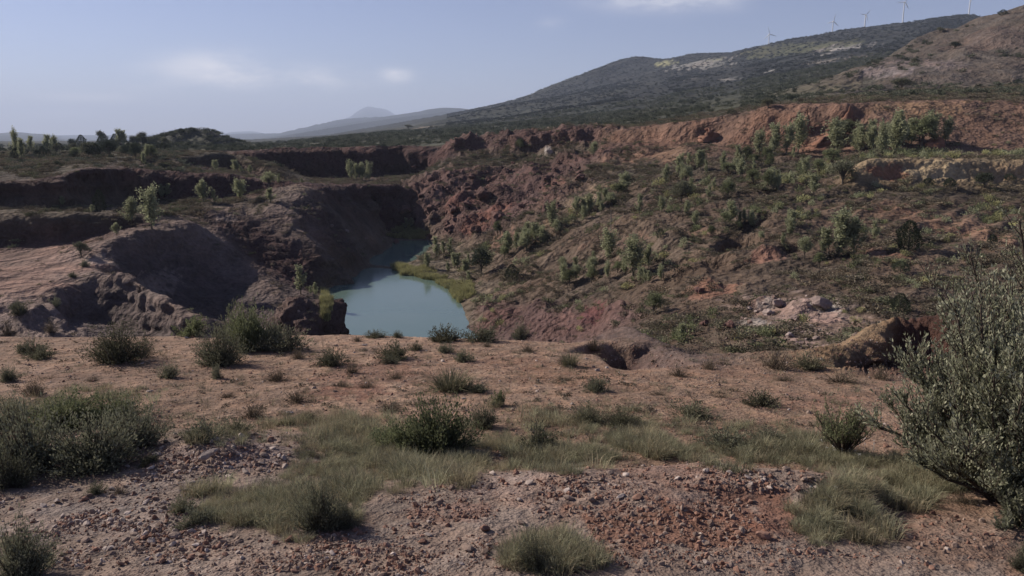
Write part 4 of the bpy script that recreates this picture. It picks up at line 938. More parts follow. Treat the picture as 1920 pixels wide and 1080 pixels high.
sets = [('small angular pink stone lying in the heap left of the grass', 'stones on the left heap', [(400, 850, 150, 42)], 70), ('small stone bedded in the grey gravel at lower left', 'stones in the lower left gravel', [(200, 1000, 200, 70), (450, 1040, 200, 40)], 90),
        ('small stone on the pale gravel crest right of centre', 'stones on the gravel crest', [(1000, 915, 190, 26), (1260, 900, 200, 22), (1480, 900, 110, 20)], 90), ('small reddish stone on the red gravel at lower right', 'stones on the red gravel', [(1250, 980, 180, 45), (1400, 1030, 160, 45), (900, 1020, 160, 50)], 45)]
for lab, grp, els, n in sets:
    for k in range(n):
        u, v, ru, rv = els[random.randrange(len(els))]; a = random.random() * 6.283; r = math.sqrt(random.random())
        if v + rv * r * math.sin(a) > 1078: continue
        stone(u + ru * r * math.cos(a), v + rv * r * math.sin(a), random.choice([10, 12, 13, 15, 18, 22]), lab, grp, None, random.uniform(.6, 1.0), .5)
tst = [(1120, 696, 22, 'flat pale stone beside a grey bush on the right terrace'), (683, 648, 12, 'small white stone near the terrace edge left of centre'), (350, 634, 12, 'small white stone at the terrace edge below the spur'), (268, 682, 9, 'white pebble right of the wide left bush'),
       (830, 678, 14, 'pale flat stone in the middle of the terrace'), (1110, 714, 16, 'whitish stone by the spiky tuft right of centre'), (280, 735, 18, 'pale stone on top of the dark left shrubs edge'), (545, 775, 18, 'rounded pale stone on the lower left terrace'), (870, 748, 12, 'small pale stone above the green centre bush'), (964, 628, 10, 'white stone at the rim beside a dry bush')]
for u, v, w_, lab in tst: stone(u, v, w_, lab, None, 3 if 'white' in lab or 'pale' in lab else 0, .6)
# boulders of the quarry
BLD = [rock_mesh(120 + k, 3, M_DRED, .85, .5) for k in range(6)]; PRK = [rock_mesh(130 + k, 3, M_PROCK, .8, .5) for k in range(5)]; RRK = [rock_mesh(140 + k, 3, M_REDR, 1.0, .5) for k in range(4)]
bd = [(762, 398, 26, 'dark pillar-like boulder where the black wall meets the red rocks'), (906, 372, 40, 'largest dark boulder in the middle of the red rock mass'), (848, 398, 30, 'dark slab boulder low on the red rock mass'), (934, 415, 38, 'rounded red boulder above the lakeside saplings'),
      (892, 436, 30, 'pointed red boulder at the foot of the red rock mass'), (845, 434, 24, 'small red boulder by the head of the lake'), (806, 446, 16, 'dark rock at the right end of the far reeds'), (742, 459, 18, 'low black rock at the far tip of the lake'),
      (758, 460, 10, 'flat black rock in the water at the far lake tip')]
for u, v, w_, lab in bd: stone(u, v, w_, lab, None, None, 1.0, .4, 'boulder', 'boulder', BLD)
for k in range(70):
    u = random.uniform(775, 1090); v = 432 - (u - 775) * .12 - random.random() ** 1.2 * (120 - (u - 775) * .09)
    if v < 296: continue
    stone(u, v, random.choice([6, 7, 8, 10, 12, 15, 19, 24]), 'dark red boulder among the tumbled rocks above the lake', 'tumbled dark red boulders', None, random.uniform(.6, 1.1), .5, 'boulder', 'boulder', BLD, .2)
for u, v, w_, lab, ls in [(1322, 610, 24, 'dark brown boulder in the gully, left of two', BLD), (1370, 614, 28, 'dark brown boulder in the gully, right of two', BLD), (1308, 598, 16, 'small dark rock just above the two gully boulders', BLD), (1312, 548, 24, 'dark red block jutting from the orange bank', BLD),
                          (1440, 590, 26, 'pale angular rock left of the pink outcrop', PRK), (1458, 572, 30, 'pink slab rock on top of the outcrop', PRK), (1405, 606, 16, 'white rock at the foot of the pink outcrop', PRK), (1540, 578, 40, 'pale rounded rock at the right top of the outcrop', PRK), (1480, 632, 24, 'pale wedge rock at the bottom of the outcrop', PRK),
                          (1418, 632, 12, 'small white rock on the gully floor', PRK), (1362, 636, 10, 'tiny white rock on the dry wash', PRK), (1541, 368, 12, 'white rock standing out on the slope below the bench', PRK), (1445, 615, 14, 'pale chunk below the angular rock', PRK), (1492, 604, 30, 'pink rock face in the centre of the outcrop', PRK),
                          (1030, 288, 14, 'white rock high in the red cliffs', PRK), (650, 436, 12, 'tan rock low on the dark ridge left of the lake', PRK), (622, 426, 10, 'small tan rock above the dark ridge foot', PRK), (685, 448, 9, 'tan rock nearest the far lake end on the left bank', PRK), (560, 585, 10, 'white rock beside the left lakeside crag', PRK)]:
    stone(u, v, w_, lab, None, None, .9, .4, 'boulder', 'boulder', ls)
for k in range(46):
    a = random.random() * 6.283; r = math.sqrt(random.random())
    stone(1490 + 100 * r * math.cos(a), 600 + 50 * r * math.sin(a), random.choice([6, 7, 8, 10, 12, 15]), 'small pale rock scattered over the pink outcrop', 'pale rocks of the pink outcrop', None, random.uniform(.6, 1), .5, 'boulder', 'boulder', PRK, .2)
# pinnacles in front of the red cliff
def pinnacle(u, v, hpx, wpx, label, seed, lean=0.0, dark=False):
    c = hit(u, v); Hm = hpx * c.y / F; W = wpx * c.y / F; r = np.random.default_rng(seed); g = Geo(); k, n = 16, 13
    ang = np.linspace(0, 2 * np.pi, k, endpoint=False); V = []
    for q in range(n):
        t = q / (n - 1); rad = W * .5 * (1 - t ** 1.3 * .9) * (1 + .1 * math.sin(q * 1.9 + seed))
        ring = np.column_stack([np.cos(ang) * rad + lean * W * t, np.sin(ang) * rad * .8, np.full(k, t * Hm - .15 * Hm)])
        V.append(ring)
    V = np.concatenate(V); V += unit(V * [1, 1, .001]) * (pnoise(V[:, 0] * 1.1 + seed, V[:, 1] * 1.1, V[:, 2] * .35) * W * .38)[:, None]; V[:, 2] += pnoise(V[:, 0], V[:, 1] + seed, V[:, 2]) * Hm * .07
    f = [[a * k + b_, a * k + (b_ + 1) % k, (a + 1) * k + (b_ + 1) % k, (a + 1) * k + b_] for a in range(n - 1) for b_ in range(k)]
    g.add(V, np.array(f)); o = mesh_obj('rock_pinnacle', g.mesh('rock_pinnacle', M_REDR if not dark else M_DRED)); o.location = c
    return tag(o, label, 'rock')
pinnacle(1536, 274, 40, 44, 'red earth cone with a steep right side below the cliff', 1, .55)
pinnacle(1666, 270, 36, 20, 'narrow dark rock fin among the poplars on the bench', 2)
pinnacle(1512, 246, 42, 22, 'red rock cone added in place of a dark shadow gap in the cliff', 3)  # added cone standing in for a shadow gap in the cliff
pinnacle(1592, 240, 46, 26, 'tall red buttress at the corner of the cliff', 4)
pinnacle(1752, 276, 28, 34, 'dark red rock stump right of the bench poplars', 5)
pinnacle(1330, 262, 26, 40, 'low red knob at the foot of the long cliff', 6)
# ------------------------------------------------------------------ trees, each one placed on the ground where it stands
T = 'tree'
trees = [  # kind, u, v of the foot, height px, width px, label, group
    ('poplar', 285, 430, 72, 38, 'tallest pale green poplar on the left bench above the scree', None),
    ('poplar', 247, 420, 44, 25, 'smaller poplar just left of the tallest one on the left bench', None),
    ('thin', 303, 372, 26, 12, 'left one of two slim poplars behind the tallest left poplar', None), ('thin', 315, 370, 25, 12, 'right one of two slim poplars behind the tallest left poplar', None),
    ('poplar', 382, 381, 40, 24, 'spreading pale poplar on the ridge top left of centre', None), ('thin', 402, 381, 25, 11, 'slim short poplar right beside the spreading ridge poplar', None),
    ('poplar', 449, 374, 34, 24, 'poplar standing before the dark wall between ridge and knoll', None), ('broad', 505, 353, 32, 30, 'round bright tree at the edge of the tan knoll', None), ('thin', 507, 380, 28, 18, 'thin pale tree below the round bright tree', None), ('thin', 523, 346, 20, 7, 'narrow sapling right of the round bright tree', None),
    ('juniper', 188, 397, 44, 22, 'dark tree against the left wall', None), ('thin', 117, 386, 18, 9, 'small sapling on the dark left wall bench', None), ('thin', 173, 398, 14, 9, 'tiny sapling left of the dark tree on the wall bench', None),
    ('poplar', 219, 441, 22, 15, 'small poplar at the back edge of the pink flat', None), ('dkbroad', 152, 482, 32, 34, 'green bush-like tree on the rim of the pink flat', None),
    ('poplar', 405, 321, 19, 13, 'poplar on the upper left ledge, left of three', None), ('poplar', 441, 323, 21, 15, 'poplar on the upper left ledge, middle of three', None), ('thin', 469, 326, 16, 9, 'poplar on the upper left ledge, right of three', None), ('thin', 452, 323, 11, 6, 'tiny sapling on the upper left ledge', None), ('thin', 343, 322, 10, 10, 'small bush-like sapling at the left end of the upper ledge', None),
    ('poplar', 658, 338, 33, 15, 'leftmost poplar of the grove under the far dark wall', None), ('poplar', 668, 339, 29, 14, 'second poplar from the left in the grove under the far dark wall', None), ('poplar', 680, 339, 30, 15, 'third poplar from the left in the grove under the far dark wall', None), ('poplar', 692, 339, 32, 14, 'rightmost poplar of the grove under the far dark wall', None),
    ('thin', 566, 344, 10, 6, 'tiny tree on top of the tan knoll', None),
    ('thin', 565, 552, 56, 22, 'slender poplar on the crag left of the lake', None), ('thin', 592, 557, 28, 10, 'short slim poplar nearest the lake on the left crag', None), ('thin', 583, 553, 18, 7, 'tiny poplar between the two on the lake crag', None),
    ('poplar', 30, 297, 48, 15, 'tall dark poplar at the far left skyline, left of a pair', None), ('poplar', 42, 298, 36, 16, 'dark poplar at the far left skyline, right of a pair', None), ('poplar', 59, 282, 24, 13, 'small poplar right of the far left pair', None),
    ('poplar', 90, 284, 28, 14, 'left poplar of the pale trio on the left skyline', None), ('poplar', 103, 284, 26, 13, 'right poplar of the pale trio on the left skyline', None), ('poplar', 97, 282, 22, 13, 'middle poplar of the pale trio on the left skyline', None),
    ('juniper', 153, 276, 24, 18, 'small dark tree on the skyline left of the domed tree', None), ('dkbroad', 190, 270, 26, 22, 'domed dark tree on the left skyline', None), ('poplar', 224, 276, 30, 14, 'twin-topped poplar on the left skyline, left stem', None), ('poplar', 233, 276, 28, 14, 'twin-topped poplar on the left skyline, right stem', None), ('juniper', 256, 271, 13, 9, 'small round tree on the skyline left of the knoll', None), ('juniper', 271, 271, 15, 10, 'lollipop-like tree on the skyline left of the knoll', None),
    ('juniper', 340, 250, 10, 12, 'dark bush cresting the knoll on its left', None), ('juniper', 361, 248, 9, 9, 'dark bush cresting the knoll in the middle', None), ('juniper', 389, 249, 10, 9, 'dark bush cresting the knoll on its right', None),
    ('poplar', 269, 310, 24, 9, 'slim pale poplar on the rim below the knoll', None), ('poplar', 277, 296, 24, 12, 'pale tree on the near side of the knoll', None), ('dkbroad', 140, 300, 18, 24, 'round dark bush on the left plain', None), ('dkbroad', 255, 300, 34, 26, 'dark leafy tree in front of the knoll', None), ('dkbroad', 205, 296, 32, 28, 'dark broad tree left in front of the knoll', None), ('dkbroad', 165, 292, 26, 30, 'dark broad tree at the left foot of the knoll', None),
    # right bank and slope
    ('dkbroad', 902, 518, 58, 44, 'broad dark green tree on the lakeshore', None), ('thin', 818, 484, 40, 14, 'thin sapling at the bend of the lake, left of three', None), ('thin', 843, 482, 36, 12, 'thin sapling at the bend of the lake, right of three', None), ('thin', 831, 478, 26, 10, 'thin sapling at the bend of the lake, middle of three', None),
    ('thin', 762, 430, 22, 10, 'sapling beside the dark pillar boulder, left of two', None), ('thin', 772, 428, 20, 9, 'sapling beside the dark pillar boulder, right of two', None), ('poplar', 1113, 293, 24, 15, 'bright green sapling under the red cliff', None), ('broad', 975, 284, 26, 18, 'grey-green tree against the dark red cliff', None),
    ('poplar', 952, 476, 38, 22, 'poplar on the lakeside bank, leftmost of the row', None), ('poplar', 968, 470, 32, 18, 'poplar on the lakeside bank, second of the row', None), ('broad', 985, 459, 34, 24, 'rounded poplar on the lakeside bank, middle of the row', None), ('poplar', 1004, 454, 34, 18, 'poplar on the lakeside bank, fourth of the row', None), ('poplar', 1018, 460, 34, 20, 'poplar on the lakeside bank, rightmost of the row', None),
    ('poplar', 1035, 428, 46, 22, 'pale poplar above the lakeside row', None), ('dkbroad', 1050, 442, 24, 16, 'dark bush at the right foot of the pale poplar above the row', None), ('broad', 933, 442, 30, 24, 'grey-green bush left above the lakeside row', None),
    ('poplar', 1092, 400, 28, 15, 'sapling in the diagonal line up the slope, lowest', None), ('poplar', 1107, 396, 30, 15, 'sapling in the diagonal line up the slope, second', None), ('poplar', 1122, 387, 26, 14, 'sapling in the diagonal line up the slope, third', None), ('poplar', 1136, 380, 25, 14, 'sapling in the diagonal line up the slope, fourth', None),
    ('poplar', 1168, 366, 38, 26, 'full pale poplar at the top of the diagonal line', None), ('thin', 1198, 402, 38, 15, 'slim poplar right below the full pale poplar', None), ('dkbroad', 1278, 380, 44, 42, 'large dark rounded tree in the middle of the slope', None), ('poplar', 1240, 398, 26, 15, 'small pale tree left of the large dark rounded tree', None),
    ('poplar', 1288, 404, 28, 14, 'small pale tree below the large dark rounded tree', None), ('poplar', 1315, 312, 28, 22, 'darker poplar high on the slope below the long cliff', None), ('poplar', 1249, 342, 30, 14, 'thin poplar left high on the slope', None), ('thin', 1328, 374, 28, 12, 'slim pale tree right of the large dark rounded tree', None),
    ('broad', 1440, 352, 34, 28, 'dark green poplar in the upper middle of the slope', None), ('broad', 1363, 374, 36, 28, 'grey-green tree between the dark rounded tree and the upper poplars', None), ('poplar', 1370, 420, 40, 26, 'pale tree above the dark hollow', None), ('thin', 1482, 438, 44, 18, 'slim tree right of the dark hollow', None),
    ('poplar', 1186, 518, 70, 40, 'large pale poplar above the red bank', None), ('poplar', 1140, 488, 54, 30, 'poplar left behind the large pale one above the bank', None), ('poplar', 1216, 502, 40, 20, 'thin poplar right of the large pale one above the bank', None), ('broad', 1110, 516, 36, 28, 'low tree left of the large pale poplar', None),
    ('poplar', 1055, 534, 38, 20, 'sapling on the bank right of the lakeshore tree', None), ('broad', 1080, 528, 34, 26, 'rounded sapling right of the bank sapling', None), ('juniper', 960, 524, 32, 22, 'dark small tree between lakeshore tree and bank', None),
    ('broad', 1226, 588, 42, 36, 'light green bush-like tree on the red bank', None), ('poplar', 1278, 638, 34, 24, 'light green young tree at the top of the terrace bank', None), ('poplar', 1170, 515, 34, 18, 'small poplar at the left foot of the large pale one', None),
    ('poplar', 1572, 480, 78, 52, 'tallest full poplar in the middle of the right slope', None), ('poplar', 1600, 478, 64, 40, 'right half of the full poplar pair on the right slope', None), ('broad', 1508, 486, 46, 32, 'round light green tree left of the full poplar pair', None), ('broad', 1536, 500, 30, 24, 'small light tree below the full poplar pair', None), ('poplar', 1545, 478, 50, 30, 'shorter poplar between the round tree and the pair', None), ('thin', 1640, 448, 34, 14, 'faint slim tree right of the full poplar pair', None),
    ('juniper', 1702, 470, 62, 52, 'large dark egg-shaped juniper on the right slope', None), ('juniper', 1688, 510, 24, 26, 'small dark bush below the large juniper', None), ('juniper', 1687, 588, 44, 34, 'dark upright juniper above the orange bank', None), ('juniper', 1238, 446, 20, 14, 'tiny dark bush left on the middle slope', None), ('juniper', 1860, 462, 26, 20, 'dark bush at the right edge of the slope', None),
    # bench under the red cliff
    ('poplar', 1424, 292, 42, 24, 'leftmost poplar of the bench grove below the cliff', None), ('poplar', 1450, 290, 54, 30, 'second poplar of the bench grove below the cliff', None), ('poplar', 1474, 290, 50, 26, 'third poplar of the bench grove below the cliff', None), ('poplar', 1496, 286, 60, 32, 'tall poplar at the right of the left bench grove', None), ('broad', 1400, 306, 34, 26, 'low grey-green tree left of the bench grove', None),
    ('poplar', 1570, 290, 58, 36, 'bushy poplar right of the red earth cone', None), ('dkbroad', 1580, 345, 46, 54, 'dark rounded bush-like tree at the corner of the ochre bank', None), ('broad', 1560, 316, 40, 36, 'grey-green tree above the dark corner bush', None), ('poplar', 1612, 288, 50, 28, 'pale poplar right of the bushy one on the bench', None), ('poplar', 1636, 288, 46, 26, 'pale poplar left of the rock fin', None),
    ('poplar', 1654, 294, 56, 26, 'poplar just before the rock fin', None), ('poplar', 1680, 292, 74, 34, 'tallest poplar of the right bench grove', None), ('poplar', 1706, 272, 46, 28, 'poplar against the lit cliff left of the widest', None), ('broad', 1728, 276, 60, 44, 'widest tree of the right bench grove', None), ('poplar', 1748, 272, 54, 32, 'last poplar at the right of the bench grove', None),
    ('thin', 1524, 366, 38, 20, 'slim tree left below the dark corner bush', None), ('broad', 1535, 330, 34, 24, 'pale tree on the slope left of the dark corner bush', None), ('poplar', 1510, 330, 32, 18, 'thin pale tree further left of the dark corner bush', None),
    ('dkbroad', 1845, 352, 30, 36, 'round dark bush at the foot of the ochre bank', None), ('juniper', 1740, 348, 16, 22, 'small dark bush left at the ochre bank foot', None), ('juniper', 1780, 350, 18, 26, 'dark bush in the middle of the ochre bank foot', None), ('juniper', 1893, 338, 14, 16, 'small dark bush on the ochre face at the right', None),
    # rim and plain
    ('dkbroad', 1440, 202, 18, 26, 'round dark oak on the rim, larger of two', None), ('dkbroad', 1482, 192, 15, 14, 'round dark oak on the rim, smaller of two', None), ('juniper', 1372, 214, 10, 14, 'dark oak on the rim left of the two', None), ('dkbroad', 1690, 168, 22, 60, 'wide dark thicket tree at the foot of the spoil heap', None), ('dkbroad', 1762, 61, 10, 16, 'lone tree on the crest of the spoil heap', None),
    ('juniper', 1880, 28, 10, 16, 'dark bush on the spoil heap crest', None), ('dkbroad', 1715, 120, 12, 16, 'round tree on the grey shoulder of the heap', None), ('dkbroad', 1790, 92, 14, 24, 'dark bush midway up the spoil heap', None), ('dkbroad', 765, 242, 9, 34, 'dark copse far out on the plain', None),
]
for (kind, u, v, h, w_, lab, grp) in trees:
    nm = {'poplar': 'poplar_tree', 'thin': 'young_poplar_tree', 'broad': 'broadleaf_tree', 'dkbroad': 'dark_broadleaf_tree', 'juniper': 'juniper_tree'}[kind]
    wk = {'poplar': .38, 'thin': .26, 'broad': .82, 'dkbroad': .9, 'juniper': .72}[kind]
    c = hit(u, v); Hm = h * c.y / F
    lst = PROTO[kind]; sx = Hm if w_ is None else w_ * c.y / F / wk
    sx = min(max(sx, .7 * Hm), 2.4 * Hm)
    place(kind, lst[random.randrange(len(lst))], nm, c - Vector((0, 0, .05)), sx, Hm, None, lab, T, grp)

# thickets of young trees that nothing tells apart
def thicket(kinds, n, u0, u1, v0, v1, h0, h1, slope, label, group, far=260):
    k = 0
    for _ in range(n * 3):
        if k >= n: break
        t = random.random(); u = u0 + (u1 - u0) * t; v = random.uniform(v0, v1) + slope * (u - u0); c = hit(u, v)
        if c.y > far or c.z < WL + .2: continue
        kd = random.choice(kinds); Hm = random.uniform(h0, h1) * c.y / F; sx = Hm * random.uniform(1.0, 1.8) * (1 if kd in ('poplar', 'thin') else .7)
        place(kd, PROTO[kd][random.randrange(len(PROTO[kd]))], {'poplar': 'poplar_tree', 'thin': 'young_poplar_tree', 'broad': 'broadleaf_tree', 'dkbroad': 'dark_broadleaf_tree', 'juniper': 'juniper_tree'}[kd], c - Vector((0, 0, .05)), sx, Hm, None, label, T, group); k += 1
thicket(['poplar', 'broad', 'thin'], 30, 1255, 1520, 300, 372, 22, 38, -.04, 'pale young tree in the loose thicket below the left bench grove', 'thicket below the bench grove')
thicket(['poplar', 'broad'], 18, 930, 1160, 478, 500, 20, 34, -.50, 'pale sapling in the belt climbing from the lakeside bank', 'sapling belt above the lakeside bank')
thicket(['poplar', 'thin', 'broad'], 14, 1040, 1240, 500, 540, 22, 36, -.05, 'green sapling in the thicket behind the red bank', 'thicket behind the red bank')
thicket(['poplar', 'broad'], 12, 1300, 1500, 395, 450, 18, 32, .1, 'scattered green sapling around the dark hollow', 'saplings around the dark hollow')
thicket(['broad', 'poplar'], 12, 1500, 1780, 262, 290, 30, 52, 0, 'green tree filling the gaps of the right bench grove', 'right bench grove infill')
thicket(['poplar', 'thin'], 10, 800, 880, 478, 512, 18, 30, .2, 'young tree among the brush on the lake spit', 'young trees on the lake spit')

thicket(['dkbroad', 'juniper', 'dkbroad', 'broad'], 26, 120, 310, 268, 296, 12, 26, 0, 'dark tree in the belt along the left skyline before the knoll', 'tree belt on the left skyline', 450)
thicket(['dkbroad', 'juniper'], 14, -20, 130, 268, 300, 10, 22, 0, 'dark tree on the far left plain', 'trees on the far left plain', 450)

# ------------------------------------------------------------------ bushes of the terrace
B = 'bush'
bushes = [
    ('dry', 15, 630, 34, 32, 'dark dry bush at the left end of the terrace edge'), ('broom', 60, 662, 36, 46, 'dark bush near the left frame edge on the terrace'), ('sage', 74, 672, 24, 56, 'low grey bush in front of the dark one at far left'),
    ('bigsage', 228, 678, 76, 112, 'wide grey-green bush on the left terrace before the spur'), ('dry', 272, 670, 40, 50, 'dark twiggy bush against the right of the wide grey-green bush'), ('broom', 314, 708, 34, 40, 'rounded bush alone on the left middle terrace'), ('broom', 14, 714, 34, 38, 'dark bush cut by the left frame edge'), ('dry', 62, 742, 46, 50, 'dry brown bush above the big left shrubs'),
    ('leafy', 362, 630, 40, 54, 'green bush on the terrace edge left of the big cluster'), ('bigbroom', 412, 682, 74, 96, 'largest dense bush of the left cluster at the terrace edge'), ('bigleafy', 470, 656, 96, 80, 'tall bush with bright top in the left cluster'), ('broom', 510, 655, 70, 70, 'dark bush right behind the tall bright one'), ('sage', 542, 658, 46, 84, 'grey low bush at the right end of the cluster'), ('broom', 440, 640, 70, 60, 'dark bush in the back of the cluster'),
    ('broom', 408, 710, 34, 22, 'small upright bush in front of the cluster'), ('dry', 562, 672, 26, 30, 'small brown bush right below the cluster'), ('dry', 524, 713, 26, 54, 'low dry bush between the cluster and the centre'), ('broom', 624, 684, 38, 58, 'rounded bush near the terrace edge left of the lake view'), ('dry', 658, 699, 28, 32, 'brown bush right below the rounded one'),
    ('sage', 738, 672, 34, 64, 'pale bush below the middle of the lake'), ('broom', 735, 681, 20, 34, 'small dark bush in front of the pale one'), ('sage', 780, 656, 18, 30, 'small bush right of the pale bush'), ('broom', 747, 633, 16, 20, 'tiny dark bush on the edge against the water'), ('sage', 704, 633, 15, 42, 'low bush on the edge at the left of the water'), ('dry', 672, 640, 14, 26, 'low brown bush on the edge left of the water'),
    ('sage', 835, 640, 32, 64, 'feathery bush on the edge before the lake'), ('broom', 898, 640, 34, 68, 'dark feathery bush on the edge right of the lake'), ('sage', 975, 637, 36, 36, 'pale dry-topped bush on the edge by the red bank'), ('broom', 838, 661, 22, 32, 'small bush below the feathery edge bush'), ('broom', 873, 678, 28, 40, 'rounded bush in the middle terrace with a long shadow'), ('dry', 988, 660, 16, 40, 'flat bush right of centre near the edge'),
    ('tuft', 1068, 686, 32, 48, 'pale round tussock on the right terrace'), ('dry', 1116, 656, 28, 38, 'ball-like dry bush above the dark hole'), ('dry', 722, 682, 14, 32, 'flat dark bush in the centre terrace'), ('dry', 745, 709, 15, 40, 'low dark bush centre left of the spiky clump'), ('dry', 690, 727, 14, 42, 'flat brown bush left of the spiky clump'),
    ('tuft', 845, 732, 50, 90, 'spiky dry clump in the centre of the terrace'), ('broom', 885, 734, 26, 56, 'low dark bush at the right of the spiky clump'), ('broom', 1116, 734, 32, 50, 'dark-based bush on the right terrace with a pale stone'), ('dry', 1060, 714, 12, 42, 'flat brown mat left of the dark-based bush'), ('leafy', 935, 760, 34, 28, 'small green upright bush right of the big green one'),
    ('bigsage', 1105, 792, 44, 80, 'silvery wide bush on the right middle ground, left half'), ('bigsage', 1165, 796, 38, 70, 'silvery wide bush on the right middle ground, right half'), ('dry', 735, 772, 28, 58, 'brown twiggy bush left behind the big green bush'), ('bigleafy', 820, 848, 114, 140, 'big green bush in the centre of the grass strip'), ('broom', 900, 800, 50, 60, 'dark bush touching the right of the big green one'), ('bigleafy', 740, 845, 60, 110, 'lower green bush left of the big green one'),
    ('broom', 1006, 840, 54, 84, 'dark green tussocky bush right of the big green bush'), ('dry', 558, 752, 30, 62, 'grey twiggy bush on the lower left terrace'), ('dry', 470, 782, 30, 58, 'brown twiggy bush above the left stone heap'), ('dry', 578, 783, 18, 40, 'low dark bush above the grass strip'), ('sage', 392, 822, 44, 92, 'grey bush behind the left stone heap'), ('sage', 446, 812, 30, 50, 'small grey bush on the right of the left stone heap'),
    ('sage', 1425, 762, 34, 78, 'dark-centred low bush on the far right terrace'), ('sage', 1290, 782, 34, 96, 'wide low bush right of the silvery bush'), ('dry', 1272, 706, 22, 46, 'dark low bush at the foot of the rock bank'), ('dry', 1575, 716, 26, 84, 'dark flat bush before the orange bank'), ('dry', 1455, 692, 44, 68, 'brown bush at the gully mouth, left of two'), ('sage', 1515, 690, 34, 58, 'pale green bush at the gully mouth, right of two'),
    ('dry', 1650, 712, 32, 46, 'dry bush in front of the dark bank face'), ('dry', 1327, 692, 24, 42, 'small brown bush right of the rock bank'), ('broom', 1440, 832, 32, 76, 'dark low bush left of the airy bush'), ('broom', 1365, 842, 38, 110, 'wide green-brown bush in the right grass strip'), ('dry', 1475, 714, 14, 56, 'thin dry mat below the gully mouth bushes'), ('dry', 1806, 882, 24, 40, 'brown tuft at the foot of the silver shrub'), ('dry', 1812, 945, 26, 60, 'dry brown tuft on the right soil below the silver shrub'),
    ('bigbroom', 602, 988, 112, 96, 'dark bush rising from the grass in the left foreground'), ('bigbroom', 652, 985, 60, 60, 'low dark bush at the right of the foreground grass'), ('broom', 366, 984, 46, 66, 'small dark tussock in the left foreground gravel'), ('sage', 340, 960, 40, 50, 'grey-green tuft behind the small dark tussock'), ('broom', 182, 924, 30, 40, 'dark round tuft on the left gravel'), ('dry', 225, 926, 22, 40, 'brown tuft on the left gravel right of the dark one'),
    ('bigbroom', 30, 1082, 130, 130, 'dark bush in the bottom left corner'), ('bigbroom', 1008, 1064, 64, 76, 'grassy dark tussock at the bottom centre'), ('bigbroom', 1912, 1066, 66, 56, 'dark bush in the bottom right corner'), ('broom', 280, 870, 26, 40, 'small bush at the foot of the big left shrubs'), ('leafy', 480, 655, 60, 50, 'green bush low in the middle of the cluster'), ('sage', 36, 590, 26, 30, 'grey bush on the pale slope at far left'), ('broom', 106, 574, 22, 24, 'dark bush on the pale slope below the spur'), ('dry', 98, 622, 28, 30, 'grey-brown bush at the left terrace edge'), ('broom', 35, 582, 24, 26, 'dark bush at far left of the pale slope'), ('broom', 160, 500, 16, 18, 'dark bush below the rim of the pink flat'), ('broom', 138, 520, 14, 16, 'small bush on the pink flat'),
    ('dry', 1040, 776, 18, 50, 'low brown bush in the middle right terrace'), ('dry', 1230, 740, 12, 40, 'flat dry mat on the right terrace'), ('dry', 640, 725, 12, 30, 'tiny brown mat left of centre'), ('dry', 915, 650, 12, 26, 'tiny bush beside the dark feathery edge bush'), ('dry', 1350, 745, 12, 34, 'flat dry mat on the far right terrace'), ('dry', 430, 745, 14, 36, 'flat brown mat on the left terrace'), ('dry', 170, 715, 12, 34, 'low brown mat on the far left terrace'),
    # the mass of shrubs at the left edge
    ('bigbroom', 62, 888, 135, 200, 'tall dark shrub filling the left edge of the foreground'), ('bigbroom', 175, 872, 112, 190, 'dark shrub in the middle of the big left mass'), ('bigbroom', 255, 842, 92, 130, 'dark shrub at the right end of the big left mass'), ('bigleafy', 110, 800, 70, 150, 'green-topped shrub at the back of the big left mass'), ('bigleafy', 215, 790, 56, 110, 'green shrub behind the right end of the big left mass'), ('bigsage', 20, 800, 60, 110, 'grey-green shrub at the back left frame edge'), ('bigbroom', 20, 915, 80, 110, 'dark low shrub in front of the big left mass'),
]
for (kind, u, v, h, w_, lab) in bushes:
    plant(kind, {'sage': 'sage_bush', 'broom': 'broom_bush', 'leafy': 'green_bush', 'dry': 'dry_bush', 'tuft': 'grass_tussock'}[kind.replace('big', '')], u, v, h, w_, lab, B if kind != 'tuft' else 'tussock')

